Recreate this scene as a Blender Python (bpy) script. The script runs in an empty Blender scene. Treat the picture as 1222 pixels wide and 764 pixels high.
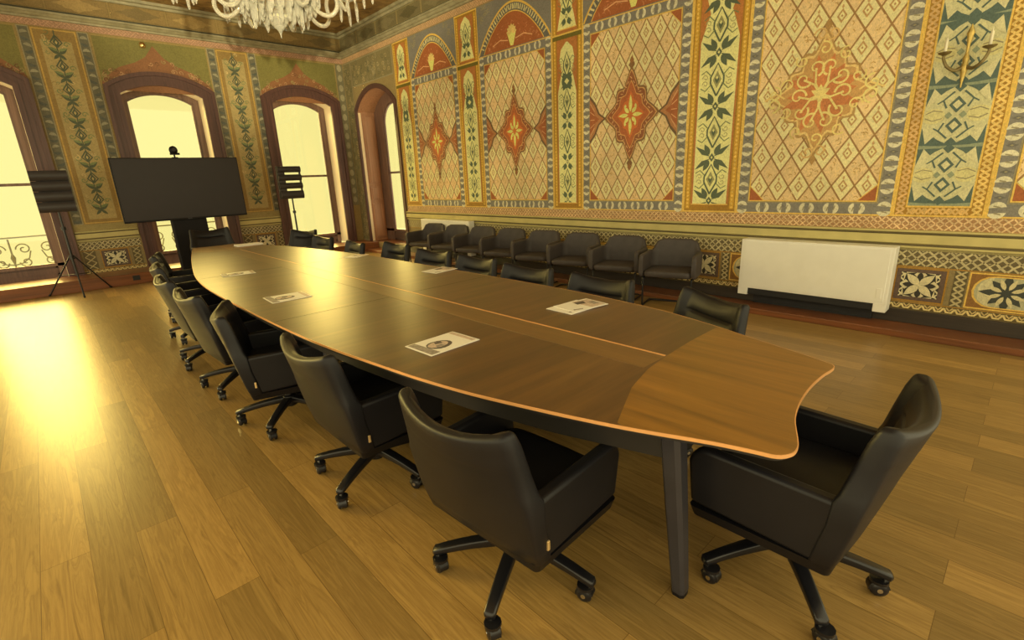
import bpy, math, random
from math import sin, cos, pi, radians as R, sqrt, atan2, exp
from mathutils import Matrix, Vector
random.seed(7)
scene = bpy.context.scene
col = scene.collection
XW, YW = 5.6, 11.16            # right wall, back wall
ZT = 0.74                      # table top

# ------------------------------------------------------------------ colours
def lin(c):
    c /= 255.0
    return c / 12.92 if c <= 0.04045 else ((c + 0.055) / 1.055) ** 2.4
LT = (1.0, 0.86, 0.50)         # warmth of the light in the room
LK = 0.80
def D(r, g, b, k=1.0):
    return tuple(min(0.92, max(0.002, lin(c) / (t * LK) * k)) for c, t in zip((r, g, b), LT))

# ------------------------------------------------------------------ materials
def newmat(name):
    m = bpy.data.materials.new(name); m.use_nodes = True
    nt = m.node_tree
    return m, nt, nt.nodes['Principled BSDF']
def nd(nt, t, **kw):
    n = nt.nodes.new(t)
    for k, v in kw.items():
        if k.startswith('i_'):
            n.inputs[k[2:].replace('_', ' ')].default_value = v
        else: setattr(n, k, v)
    return n
def ramp(nt, fac, stops):
    n = nt.nodes.new('ShaderNodeValToRGB')
    e = n.color_ramp.elements
    while len(e) < len(stops): e.new(0.5)
    for x, (p, c) in zip(e, stops):
        x.position = p; x.color = tuple(c) + (1,) if len(c) == 3 else c
    nt.links.new(fac, n.inputs['Fac'])
    return n.outputs['Color']
def mix(nt, a, b, fac, mode='MIX'):
    n = nt.nodes.new('ShaderNodeMix'); n.data_type = 'RGBA'; n.blend_type = mode
    for s, v in ((n.inputs[0], fac), (n.inputs[6], a), (n.inputs[7], b)):
        if isinstance(v, bpy.types.NodeSocket): nt.links.new(v, s)
        elif isinstance(v, (int, float)): s.default_value = v
        else: s.default_value = tuple(v) + (1,)
    return n.outputs[2]
def coords(nt, scale=(1, 1, 1), rot=(0, 0, 0), kind='Object', loc=(0, 0, 0)):
    tc = nt.nodes.new('ShaderNodeTexCoord'); mp = nt.nodes.new('ShaderNodeMapping')
    mp.inputs['Scale'].default_value = scale; mp.inputs['Rotation'].default_value = rot
    mp.inputs['Location'].default_value = loc
    nt.links.new(tc.outputs[kind], mp.inputs['Vector'])
    return mp.outputs['Vector']
def noise(nt, vec, scale=5, detail=4, rough=0.55, dist=0.0):
    n = nt.nodes.new('ShaderNodeTexNoise')
    n.inputs['Scale'].default_value = scale; n.inputs['Detail'].default_value = detail
    n.inputs['Roughness'].default_value = rough; n.inputs['Distortion'].default_value = dist
    if vec is not None: nt.links.new(vec, n.inputs['Vector'])
    return n.outputs['Fac']
def bump(nt, b, h, strength=0.2, dist=0.01):
    n = nt.nodes.new('ShaderNodeBump'); n.inputs['Strength'].default_value = strength
    n.inputs['Distance'].default_value = dist
    nt.links.new(h, n.inputs['Height']); nt.links.new(n.outputs['Normal'], b.inputs['Normal'])
def simple(name, c, rough=0.5, metal=0.0, var=0.12, scale=8, spec=0.5, bmp=0.0):
    m, nt, b = newmat(name)
    v = coords(nt)
    f = noise(nt, v, scale, 3)
    lo = tuple(x * (1 - var) for x in c); hi = tuple(min(1, x * (1 + var)) for x in c)
    nt.links.new(ramp(nt, f, [(0.3, lo), (0.7, hi)]), b.inputs['Base Color'])
    b.inputs['Roughness'].default_value = rough; b.inputs['Metallic'].default_value = metal
    b.inputs['Specular IOR Level'].default_value = spec
    if bmp: bump(nt, b, noise(nt, v, scale * 14, 2), bmp, 0.002)
    return m

MT = {}
def make_materials():
    # black leather
    m, nt, b = newmat('leather'); v = coords(nt)
    nt.links.new(ramp(nt, noise(nt, v, 6, 3), [(0.3, D(20, 18, 15)), (0.7, D(26, 23, 19))]), b.inputs['Base Color'])
    b.inputs['Roughness'].default_value = 0.42; b.inputs['Specular IOR Level'].default_value = 0.34
    bump(nt, b, noise(nt, v, 260, 2), 0.12, 0.001); MT['leather'] = m
    m, nt, b = newmat('guest_fabric'); v = coords(nt)
    nt.links.new(ramp(nt, noise(nt, v, 9, 3), [(0.3, D(60, 51, 38)), (0.7, D(70, 60, 45))]), b.inputs['Base Color'])
    b.inputs['Roughness'].default_value = 0.6; bump(nt, b, noise(nt, v, 300, 2), 0.15, 0.001); MT['guest'] = m
    MT['pan'] = simple('black_plastic', D(16, 14, 12), 0.4, spec=.35)
    MT['blackmetal'] = simple('black_metal', D(20, 18, 15), 0.28, 0.0, spec=0.5)
    MT['chrome'] = simple('chrome', (0.62, 0.6, 0.56), 0.14, 1.0, var=0.04)
    MT['brass'] = simple('brass', (0.72, 0.5, 0.2), 0.28, 1.0, var=0.1)
    MT['tag'] = simple('gold_tag', (0.85, 0.62, 0.3), 0.35, 0.6, var=0.05)
    MT['legmetal'] = simple('dark_grey_metal', D(48, 43, 36), 0.4)
    MT['white'] = simple('white_enamel', D(232, 213, 158), 0.35, var=0.02)
    MT['whitelow'] = simple('dark_grille', D(30, 28, 22), 0.5)
    MT['paper'] = simple('paper', (0.9, 0.88, 0.82), 0.5, var=0.02)
    MT['ink'] = simple('print_grey', (0.34, 0.3, 0.27), 0.5, var=0.3, scale=60)
    MT['inkdark'] = simple('print_dark', (0.10, 0.085, 0.08), 0.5, var=0.4, scale=60)
    MT['inktan'] = simple('print_tan', (0.62, 0.5, 0.42), 0.5, var=0.2, scale=60)
    MT['screen'] = simple('screen_glass', D(50, 43, 33), 0.33, spec=0.22, var=0.03)
    MT['bezel'] = simple('screen_bezel', D(22, 19, 15), 0.45, spec=.2)
    MT['louver'] = simple('louver_black', D(52, 46, 36), 0.45)
    MT['iron'] = simple('railing_iron', D(120, 110, 60), 0.7)  # dark iron lightened to olive, the window glare put into its colour
    MT['candle'] = simple('candle_ivory', (0.85, 0.8, 0.6), 0.5)
    MT['gilt'] = simple('gilt_bronze', (0.55, 0.4, 0.12), 0.35, 0.7, var=0.25, scale=30)
    MT['giltdark'] = simple('dark_bronze', (0.22, 0.17, 0.07), 0.4, 0.5, var=0.25, scale=30)
    # window woods
    def wood(name, a, c, rough=0.35, sc=(30, 30, 1.2), bm=0.05):
        m, nt, b = newmat(name); v = coords(nt, sc)
        f = noise(nt, v, 1.0, 5, 0.6, 0.4)
        nt.links.new(ramp(nt, f, [(0.3, a), (0.7, c)]), b.inputs['Base Color'])
        b.inputs['Roughness'].default_value = rough
        if bm: bump(nt, b, f, bm, 0.003)
        return m
    MT['casing'] = wood('mahogany_casing', D(70, 44, 30), D(96, 62, 42))
    MT['casingdark'] = wood('mahogany_dark', D(66, 44, 28), D(90, 62, 40))
    MT['sash'] = wood('sash_wood', D(90, 64, 42), D(122, 90, 60))
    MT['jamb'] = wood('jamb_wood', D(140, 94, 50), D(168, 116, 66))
    MT['jamblit'] = wood('jamb_daylit', D(222, 182, 112), D(238, 200, 130))  # brown jamb wood with the daylight on it put into the colour
    MT['step'] = wood('step_wood', D(92, 52, 22), D(128, 72, 30), 0.3, (1.2, 1.2, 30))
    MT['skirt'] = wood('skirting_dark', D(40, 32, 20), D(58, 46, 28), 0.4, (1, 1, 20))
    # floor planks along Y
    m, nt, b = newmat('oak_floor'); tc = coords(nt, (1, 1, 1), (0, 0, R(90)))
    br = nt.nodes.new('ShaderNodeTexBrick')
    br.offset = 0.37; br.offset_frequency = 2; br.squash = 1.0
    for k, vv in (('Scale', 1.0), ('Mortar Size', 0.0012), ('Mortar Smooth', 0.1), ('Bias', 0.0), ('Brick Width', 1.9), ('Row Height', 0.162)):
        br.inputs[k].default_value = vv
    br.inputs['Color1'].default_value = (0, 0, 0, 1); br.inputs['Color2'].default_value = (1, 1, 1, 1)
    br.inputs['Mortar'].default_value = (0.5, 0.5, 0.5, 1)
    nt.links.new(tc, br.inputs['Vector'])
    tone = ramp(nt, br.outputs['Color'], [(0.0, D(126, 96, 42)), (0.5, D(144, 109, 48)), (1.0, D(160, 121, 54))])
    g = coords(nt, (16, 1.1, 1))
    # shift the grain from plank to plank
    addv = nt.nodes.new('ShaderNodeVectorMath'); addv.operation = 'MULTIPLY_ADD'
    nt.links.new(br.outputs['Color'], addv.inputs[0]); addv.inputs[1].default_value = (37, 23, 11); nt.links.new(g, addv.inputs[2])
    gr = noise(nt, addv.outputs[0], 1.4, 6, 0.62, 1.3)
    grain = ramp(nt, gr, [(0.28, (0.60, 0.56, 0.50)), (0.44, (1, 1, 1)), (0.54, (0.80, 0.77, 0.72)), (0.60, (1.04, 1.04, 1.02)), (0.75, (1.14, 1.14, 1.12))])
    fine = ramp(nt, noise(nt, coords(nt, (140, 3, 1)), 1.0, 3), [(0.35, (0.86, 0.85, 0.82)), (0.6, (1.05, 1.05, 1.05))])
    c1 = mix(nt, tone, grain, 1.0, 'MULTIPLY'); c2 = mix(nt, c1, fine, 0.8, 'MULTIPLY')
    seam = ramp(nt, br.outputs['Fac'], [(0.0, (1, 1, 1)), (1.0, (0.5, 0.45, 0.4))])
    c3 = mix(nt, c2, seam, 1.0, 'MULTIPLY')
    nt.links.new(c3, b.inputs['Base Color'])
    b.inputs['Roughness'].default_value = 0.33; b.inputs['IOR'].default_value = 1.42
    bump(nt, b, gr, 0.03, 0.002); MT['floor'] = m
    # table veneers
    def veneer(name, a, c, e, scale, rot=0):
        m, nt, b = newmat(name); v = coords(nt, scale, (0, 0, rot))
        f = noise(nt, v, 1.0, 5, 0.6, 0.6)
        base = ramp(nt, f, [(0.28, a), (0.5, c), (0.74, e)])
        f2 = ramp(nt, noise(nt, coords(nt, tuple(s * 6 for s in scale), (0, 0, rot)), 1.0, 3), [(0.3, (0.86, 0.86, 0.86)), (0.7, (1.08, 1.08, 1.08))])
        nt.links.new(mix(nt, base, f2, 0.8, 'MULTIPLY'), b.inputs['Base Color'])
        b.inputs['Roughness'].default_value = 0.36; b.inputs['IOR'].default_value = 1.95
        return m
    MT['veneer'] = veneer('walnut_top', D(64, 40, 12), D(82, 52, 17), D(104, 68, 23), (0.7, 10, 1), R(6))
    MT['veneer2'] = veneer('walnut_end', D(90, 58, 12), D(118, 76, 16), D(142, 92, 22), (14, 0.8, 1))
    MT['strip'] = veneer('walnut_strip', D(86, 56, 18), D(102, 68, 23), D(118, 80, 29), (10, 0.8, 1))
    MT['edge'] = simple('light_edge_banding', D(202, 140, 70), 0.35, var=0.08)
    MT['under'] = simple('table_underside', D(30, 24, 15), 0.6)
    # crystal of the chandelier
    m, nt, b = newmat('crystal')
    b.inputs['Base Color'].default_value = (0.86, 0.84, 0.74, 1); b.inputs['Roughness'].default_value = 0.06
    b.inputs['Transmission Weight'].default_value = 0.85; b.inputs['IOR'].default_value = 1.5
    MT['crystal'] = m
    # clear window glass
    m, nt, b = newmat('window_glass')
    tr = nd(nt, 'ShaderNodeBsdfTransparent'); gl = nd(nt, 'ShaderNodeBsdfGlossy'); gl.inputs['Roughness'].default_value = 0.02
    ms = nd(nt, 'ShaderNodeMixShader'); ms.inputs[0].default_value = 0.05
    nt.links.new(tr.outputs[0], ms.inputs[1]); nt.links.new(gl.outputs[0], ms.inputs[2])
    nt.links.new(ms.outputs[0], nt.nodes['Material Output'].inputs['Surface']); MT['glass'] = m
    # painted wall : colours carried by the painted shapes, aged by noise
    m, nt, b = newmat('painted_wall')
    at = nd(nt, 'ShaderNodeAttribute', attribute_name='paint')
    v = coords(nt)
    big = ramp(nt, noise(nt, v, 1.3, 5, 0.6), [(0.25, (0.80, 0.79, 0.77)), (0.75, (1.14, 1.13, 1.10))])
    fine = ramp(nt, noise(nt, v, 42, 5, 0.75, 0.8), [(0.25, (0.58, 0.56, 0.52)), (0.48, (0.98, 0.98, 0.98)), (0.75, (1.28, 1.26, 1.2))])
    c1 = mix(nt, at.outputs['Color'], big, 1.0, 'MULTIPLY')
    c2 = mix(nt, c1, fine, 0.75, 'MULTIPLY')
    hatch = ramp(nt, noise(nt, coords(nt, (1, 1, .5), (R(38), 0, 0)), 120, 3, 0.7, 0.4), [(0.3, (0.66, 0.64, 0.60)), (0.5, (1, 1, 1)), (0.7, (1.22, 1.2, 1.15))])
    c2 = mix(nt, c2, hatch, 0.55, 'MULTIPLY')
    nt.links.new(c2, b.inputs['Base Color']); b.inputs['Roughness'].default_value = 0.5
    b.inputs['Specular IOR Level'].default_value = 0.3
    bump(nt, b, noise(nt, v, 30, 3), 0.08, 0.004); MT['paint'] = m
    # ceiling
    m, nt, b = newmat('painted_ceiling'); v = coords(nt)
    f = noise(nt, v, 3.2, 6, 0.7, 1.5)
    base = ramp(nt, f, [(0.3, D(84, 60, 24)), (0.48, D(128, 94, 40)), (0.6, D(160, 122, 54)), (0.75, D(104, 92, 46))])
    nt.links.new(base, b.inputs['Base Color']); b.inputs['Roughness'].default_value = 0.6; MT['ceiling'] = m
    # stone cornice
    m, nt, b = newmat('cornice_paint'); v = coords(nt)
    nt.links.new(ramp(nt, noise(nt, v, 6, 5, 0.7), [(0.3, D(124, 111, 66)), (0.7, D(158, 141, 88))]), b.inputs['Base Color'])
    b.inputs['Roughness'].default_value = 0.5; MT['cornice'] = m
    MT['cornice_dark'] = simple('cornice_groove', D(62, 58, 32), 0.6)
make_materials()

# ------------------------------------------------------------------ mesh helpers
class MB:
    def __init__(s): s.v = []; s.f = []; s.mi = []
    def add(s, vs, fs, mi=0):
        o = len(s.v); s.v += [tuple(p) for p in vs]
        s.f += [tuple(i + o for i in f) for f in fs]; s.mi += [mi] * len(fs)
        return s
    def box(s, x0, x1, y0, y1, z0, z1, mi=0, M=None):
        vs = [Vector((x, y, z)) for z in (z0, z1) for y in (y0, y1) for x in (x0, x1)]
        if M is not None: vs = [M @ p for p in vs]
        return s.add(vs, [(0, 2, 3, 1), (4, 5, 7, 6), (0, 1, 5, 4), (2, 6, 7, 3), (0, 4, 6, 2), (1, 3, 7, 5)], mi)
    def loft(s, rings, closed=True, caps=True, mi=0):
        n = len(rings[0]); vs = [p for r in rings for p in r]; fs = []
        for i in range(len(rings) - 1):
            for j in range(n if closed else n - 1):
                k = (j + 1) % n
                fs.append((i * n + j, i * n + k, (i + 1) * n + k, (i + 1) * n + j))
        if caps:
            fs.append(tuple(range(n - 1, -1, -1))); fs.append(tuple((len(rings) - 1) * n + j for j in range(n)))
        return s.add(vs, fs, mi)
    def tube(s, path, r, n=10, mi=0, caps=True, closed=False):
        path = [Vector(p) for p in path]; rings = []
        m = len(path); up = None
        for i, p in enumerate(path):
            if closed: t = path[(i + 1) % m] - path[i - 1]
            else: t = path[min(i + 1, m - 1)] - path[max(i - 1, 0)]
            t.normalize()
            if up is None:
                up = Vector((0, 0, 1)) if abs(t.z) < 0.9 else Vector((1, 0, 0))
            a = t.cross(up)
            if a.length < 1e-6: a = t.cross(Vector((0, 1, 0)))
            a.normalize(); b = a.cross(t); up = b
            rr = r(i / max(1, m - 1)) if callable(r) else r
            rings.append([p + (a * cos(2 * pi * k / n) + b * sin(2 * pi * k / n)) * rr for k in range(n)])
        if closed: rings.append(rings[0]); caps = False
        return s.loft(rings, True, caps, mi)
    def lathe(s, prof, n=24, c=(0, 0, 0), mi=0, caps=True):
        rings = [[Vector((c[0] + r * cos(2 * pi * k / n), c[1] + r * sin(2 * pi * k / n), c[2] + z)) for k in range(n)] for r, z in prof]
        return s.loft(rings, True, caps, mi)
    def sphere(s, c, r, n=14, m=8, mi=0, sc=(1, 1, 1)):
        rings = []
        for i in range(m + 1):
            a = -pi / 2 + pi * i / m; rr = max(1e-4, r * cos(a))
            rings.append([Vector((c[0] + sc[0] * rr * cos(2 * pi * k / n), c[1] + sc[1] * rr * sin(2 * pi * k / n), c[2] + sc[2] * r * sin(a))) for k in range(n)])
        return s.loft(rings, True, True, mi)
    def prism(s, poly, f, h0, h1, mi=0):
        """poly: 2D list; f(u,v,h) -> point"""
        n = len(poly)
        vs = [f(u, v, h0) for u, v in poly] + [f(u, v, h1) for u, v in poly]
        fs = [tuple(range(n - 1, -1, -1)), tuple(range(n, 2 * n))] + [(i, (i + 1) % n, n + (i + 1) % n, n + i) for i in range(n)]
        return s.add(vs, fs, mi)
    def build(s, name, mats, parent=None, smooth=None, bevel=0.0, seg=2, loc=None):
        me = bpy.data.meshes.new(name); me.from_pydata(s.v, [], s.f)
        for m in (mats if isinstance(mats, (list, tuple)) else [mats]): me.materials.append(MT[m] if isinstance(m, str) else m)
        me.polygons.foreach_set('material_index', s.mi)
        import bmesh
        bm = bmesh.new(); bm.from_mesh(me); bmesh.ops.recalc_face_normals(bm, faces=bm.faces); bm.to_mesh(me); bm.free()
        if smooth is not None:
            me.shade_smooth(); me.set_sharp_from_angle(angle=R(smooth))
        o = bpy.data.objects.new(name, me); col.objects.link(o)
        if parent is not None: o.parent = parent
        if loc is not None: o.location = loc
        if bevel:
            b = o.modifiers.new('bevel', 'BEVEL'); b.width = bevel; b.segments = seg; b.limit_method = 'ANGLE'; b.angle_limit = R(35)
        return o
def rrect(w, t, r, ns=10, nc=4):
    """rounded rectangle 2w x 2t, counter-clockwise; ns points along the long sides"""
    pts = []
    r = min(r, w * 0.98, t * 0.98)
    def side(a, b, n): 
        for i in range(1, n): pts.append((a[0] + (b[0] - a[0]) * i / n, a[1] + (b[1] - a[1]) * i / n))
    def corner(cx, cy, a0):
        for i in range(nc + 1):
            a = a0 + (pi / 2) * i / nc; pts.append((cx + r * cos(a), cy + r * sin(a)))
    corner(w - r, t - r, 0); side((w - r, t), (-w + r, t), ns)
    corner(-w + r, t - r, pi / 2); side((-w, t - r), (-w, -t + r), 2)
    corner(-w + r, -t + r, pi); side((-w + r, -t), (w - r, -t), ns)
    corner(w - r, -t + r, 1.5 * pi); side((w, -t + r), (w, t - r), 2)
    return pts
def tag(o, label=None, cat=None, group=None, kind=None):
    if label: o['label'] = label
    if cat: o['category'] = cat
    if group: o['group'] = group
    if kind: o['kind'] = kind
    return o
def empty(name, loc=(0, 0, 0), rz=0.0):
    o = bpy.data.objects.new(name, None); col.objects.link(o)
    o.location = loc; o.rotation_euler = (0, 0, rz); o.empty_display_size = 0.1
    return o
def copy_tree(o, parent=None):
    c = o.copy(); col.objects.link(c)
    if parent is not None: c.parent = parent; c.matrix_parent_inverse = o.matrix_parent_inverse.copy()
    for ch in list(o.children): copy_tree(ch, c)
    return c
def smooth01(t):
    t = max(0.0, min(1.0, t)); return t * t * (3 - 2 * t)
def interp(tab, x):
    if x <= tab[0][0]: return tab[0][1]
    for (a, b), (c, d) in zip(tab, tab[1:]):
        if x <= c: return b + (d - b) * (x - a) / (c - a)
    return tab[-1][1]
def spline(pts, n=6, closed=False):
    out = []; m = len(pts)
    rng = range(m if closed else m - 1)
    for i in rng:
        p0 = pts[(i - 1) % m] if closed or i > 0 else pts[0]
        p1 = pts[i]; p2 = pts[(i + 1) % m]
        p3 = pts[(i + 2) % m] if closed or i + 2 < m else pts[-1]
        for k in range(n):
            t = k / n
            out.append(tuple(0.5 * (2 * b + (c - a) * t + (2 * a - 5 * b + 4 * c - d) * t * t + (3 * b - a - 3 * c + d) * t ** 3) for a, b, c, d in zip(p0, p1, p2, p3)))
    if not closed: out.append(tuple(pts[-1]))
    return out
# ------------------------------------------------------------------ painted walls
LV = 0.0011
def clip(poly, reg):
    out = list(poly); n = len(reg)
    for i in range(n):
        (ax, ay), (bx, by) = reg[i], reg[(i + 1) % n]
        inp, out = out, []
        for j in range(len(inp)):
            p, q = inp[j - 1], inp[j]
            sp = (bx - ax) * (p[1] - ay) - (by - ay) * (p[0] - ax)
            sq = (bx - ax) * (q[1] - ay) - (by - ay) * (q[0] - ax)
            if (sp < 0) != (sq < 0):
                t = sp / (sp - sq); out.append((p[0] + (q[0] - p[0]) * t, p[1] + (q[1] - p[1]) * t))
            if sq >= 0: out.append(q)
        if not out: return []
    return out
class Paint:
    def __init__(s, f): s.f = f; s.v = []; s.fc = []; s.c = []; s.k = 0
    def poly(s, pts, c, lv, reg=None):
        if reg is not None:
            pts = clip(pts, reg)
        if len(pts) < 3: return
        s.k = (s.k + 1) % 170; o = len(s.v); s.v += [s.f(u, v, lv * LV + s.k * 6e-6) for u, v in pts]
        s.fc.append(tuple(range(o, o + len(pts)))); s.c.append(c)
    def rect(s, u0, u1, v0, v1, c, lv, reg=None): s.poly([(u0, v0), (u1, v0), (u1, v1), (u0, v1)], c, lv, reg)
    def frame(s, u0, u1, v0, v1, w, c, lv):
        s.rect(u0, u1, v0, v0 + w, c, lv); s.rect(u0, u1, v1 - w, v1, c, lv)
        s.rect(u0, u0 + w, v0 + w, v1 - w, c, lv); s.rect(u1 - w, u1, v0 + w, v1 - w, c, lv)
    def dia(s, cu, cv, hu, hv, c, lv, reg=None): s.poly([(cu + hu, cv), (cu, cv + hv), (cu - hu, cv), (cu, cv - hv)], c, lv, reg)
    def ell(s, cu, cv, ru, rv, c, lv, a0=0, a1=2 * pi, n=14, rot=0, reg=None):
        pts = []
        full = abs(a1 - a0 - 2 * pi) < 1e-6
        for i in range(n if full else n + 1):
            a = a0 + (a1 - a0) * i / n; x, y = ru * cos(a), rv * sin(a)
            pts.append((cu + x * cos(rot) - y * sin(rot), cv + x * sin(rot) + y * cos(rot)))
        s.poly(pts, c, lv, reg)
    def stroke(s, pts, w, c, lv, reg=None):
        m = len(pts); L = []; Rr = []
        for i in range(m):
            a, b = pts[max(0, i - 1)], pts[min(m - 1, i + 1)]
            dx, dy = b[0] - a[0], b[1] - a[1]; d = sqrt(dx * dx + dy * dy) or 1
            ww = (w(i / (m - 1)) if callable(w) else w) / 2
            L.append((pts[i][0] - dy / d * ww, pts[i][1] + dx / d * ww)); Rr.append((pts[i][0] + dy / d * ww, pts[i][1] - dx / d * ww))
        for i in range(m - 1): s.poly([Rr[i], Rr[i + 1], L[i + 1], L[i]], c, lv, reg)
    def leaf(s, u, v, a, L, w, c, lv, reg=None):
        """pointed leaf from (u,v) towards angle a"""
        pts = []
        for i in range(7):
            t = i / 6; pts.append((L * t, w * sin(pi * t ** 0.8)))
        pts += [(x, -y) for x, y in reversed(pts[1:-1])]
        s.poly([(u + x * cos(a) - y * sin(a), v + x * sin(a) + y * cos(a)) for x, y in pts], c, lv, reg)
    def build(s, name):
        me = bpy.data.meshes.new(name); me.from_pydata([tuple(p) for p in s.v], [], s.fc); me.materials.append(MT['paint'])
        at = me.color_attributes.new('paint', 'FLOAT_COLOR', 'CORNER')
        buf = []
        for f, c in zip(s.fc, s.c): buf += list(c + (1.0,)) * len(f)
        at.data.foreach_set('color', buf)
        o = bpy.data.objects.new(name, me); col.objects.link(o); return o
def J(c, k=0.12):
    t = 1 + random.uniform(-k, k); return tuple(x * t for x in c)
CREAM = D(240, 202, 122); TAN = D(222, 184, 110); LINE = D(156, 114, 56); TANL = D(226, 184, 104)
BLUE = D(128, 118, 88); BLUED = D(106, 99, 74); LEAF = D(210, 194, 134)
RED = D(164, 92, 42); REDB = D(180, 98, 44); YEL = D(246, 210, 96); GOLD = D(200, 148, 42); GOLDD = D(164, 116, 34); GOLDL = D(222, 176, 70)
PALE = D(228, 208, 116); GREEN = D(88, 94, 58); GREENL = D(120, 124, 66); ORANGE = D(180, 112, 46); PINK = D(192, 136, 74)
OLIVE = D(176, 156, 76); BROWN = D(112, 84, 46); DARK = D(56, 50, 34); GREYP = D(150, 134, 84)
def octa(u0, u1, v0, v1, c):
    return [(u0 + c, v0), (u1 - c, v0), (u1, v0 + c), (u1, v1 - c), (u1 - c, v1), (u0 + c, v1), (u0, v1 - c), (u0, v0 + c)]
def roundr(u0, u1, v0, v1, r):
    pts = []
    for cx, cy, a in ((u1 - r, v1 - r, 0), (u0 + r, v1 - r, pi / 2), (u0 + r, v0 + r, pi), (u1 - r, v0 + r, 1.5 * pi)):
        for i in range(5): pts.append((cx + r * cos(a + i * pi / 8), cy + r * sin(a + i * pi / 8)))
    return pts
def lattice(P, u0, u1, v0, v1, lv, r=0.17, cw=0.187, ch=0.315, det=True):
    reg = roundr(u0, u1, v0, v1, r)
    reg = octa(u0, u1, v0, v1, r); P.rect(u0, u1, v0, v1, RED, lv); P.poly(octa(u0, u1, v0, v1, r - .012), GOLDL, lv + 1); P.poly(reg, LINE, lv + 2); lv += 1
    n = max(2, round((u1 - u0) / cw)); w = (u1 - u0) / n; m = round((v1 - v0) / ch); h = (v1 - v0) / m
    for j in range(2 * m + 1):
        for i in range(n + 1):
            for q in (0, 1):
                cu = u0 + (i + (0.5 if q == 0 else 0.0)) * w; cv = v0 + (j * 0.5 + 0.0) * h
                if (q == 0) != (j % 2 == 1): continue
                if cu > u1 + w * .4: continue
                light = (j % 2 == 1)
                P.dia(cu, cv, w * .455, h * .455, J(CREAM if light else TAN, .05), lv + 2, reg)
                if light:
                    P.dia(cu, cv, w * .21, h * .2, D(184, 140, 72), lv + 3, reg); P.dia(cu, cv, w * .13, h * .125, CREAM, lv + 4, reg)
                    P.dia(cu, cv, w * .045, h * .04, D(176, 130, 66), lv + 5, reg)
                    P.leaf(cu, cv + h * .2, pi / 2, h * .12, w * .05, D(190, 146, 78), lv + 3, reg)
                elif det:
                    for _ in range(7):
                        a = random.uniform(0, 2 * pi); rr = random.uniform(0, .3); x = cu + rr * w * cos(a); y = cv + rr * h * sin(a)
                        b = random.uniform(0, pi)
                        P.stroke([(x + .02 * cos(b + t * 2.2) , y + .02 * sin(b + t * 2.2)) for t in (0, .5, 1)], .008, random.choice((TANL, D(184, 140, 66))), lv + 3, reg)
def border_cells(P, u0, u1, v0, v1, w, lv, step=0.2):
    """blue-grey band with pairs of pale leaves all round"""
    P.frame(u0, u1, v0, v1, w, BLUE, lv)
    for e, ww in ((0, .014), (w - .014, .014)): P.frame(u0 + e, u1 - e, v0 + e, v1 - e, ww, GOLDL if e == 0 else GREYP, lv + 1)
    def pair(cu, cv, rot):
        r = w * .43
        for k in (0, 1):
            a = rot + (0.25 if k == 0 else pi + 0.25)
            du, dv = -sin(rot) * r * .30 * (1 - 2 * k), cos(rot) * r * .30 * (1 - 2 * k)
            P.ell(cu + du, cv + dv, r * 1.0, r * .95, J(LEAF, .06), lv + 1, 0.12, pi - 0.12, 8, a - 0.25 + random.uniform(-.12, .12))
            P.stroke([(cu + du * 1.7 + r * .5 * cos(a) , cv + dv * 1.7 + r * .5 * sin(a)), (cu + du * 1.7 - r * .3 * cos(a), cv + dv * 1.7 - r * .3 * sin(a))], .01, GREYP, lv + 2)
    nv = max(1, round((v1 - v0 - w) / step)); nu = max(1, round((u1 - u0 - w) / step))
    for i in range(nv + 1):
        v = v0 + w / 2 + (v1 - v0 - w) * i / nv
        pair(u0 + w / 2, v, 0.0); pair(u1 - w / 2, v, 0.0)
        if i < nv:
            vm = v + (v1 - v0 - w) / nv / 2
            for uu in (u0 + w / 2, u1 - w / 2):
                P.dia(uu, vm, w * .3, w * .13, BLUED, lv + 1); P.dia(uu, vm, w * .1, w * .06, GREYP, lv + 2)
    for i in range(1, nu):
        u = u0 + w / 2 + (u1 - u0 - w) * i / nu
        for v in (v0 + w / 2, v1 - w / 2): pair(u, v, pi / 2)
def weave(P, u0, u1, v0, v1, lv, base, cross, n=None, w=.016):
    P.rect(u0, u1, v0, v1, base, lv)
    h = v1 - v0
    if u1 - u0 >= h:
        n = n or max(1, round((u1 - u0) / (h * .62))); s = (u1 - u0) / n
        reg = [(u0, v0), (u1, v0), (u1, v1), (u0, v1)]
        for i in range(n):
            a = u0 + i * s
            P.stroke([(a, v0 + h * .1), (a + s * .5, v0 + h * .5), (a + s, v1 - h * .1)], w, J(cross, .12), lv + 1, reg)
            P.stroke([(a, v1 - h * .1), (a + s * .5, v0 + h * .5), (a + s, v0 + h * .1)], w, J(cross, .12), lv + 1, reg)
            if i % 2: P.dia(a, v0 + h * .5, s * .2, h * .16, J(cross, .2), lv + 1, reg)
    else:
        wd = u1 - u0; n = max(1, round(h / (wd * .62))); s = h / n
        reg = [(u0, v0), (u1, v0), (u1, v1), (u0, v1)]
        for i in range(n):
            a = v0 + i * s
            P.stroke([(u0 + wd * .1, a), (u0 + wd * .5, a + s * .5), (u1 - wd * .1, a + s)], w, J(cross, .12), lv + 1, reg)
            P.stroke([(u1 - wd * .1, a), (u0 + wd * .5, a + s * .5), (u0 + wd * .1, a + s)], w, J(cross, .12), lv + 1, reg)
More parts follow.
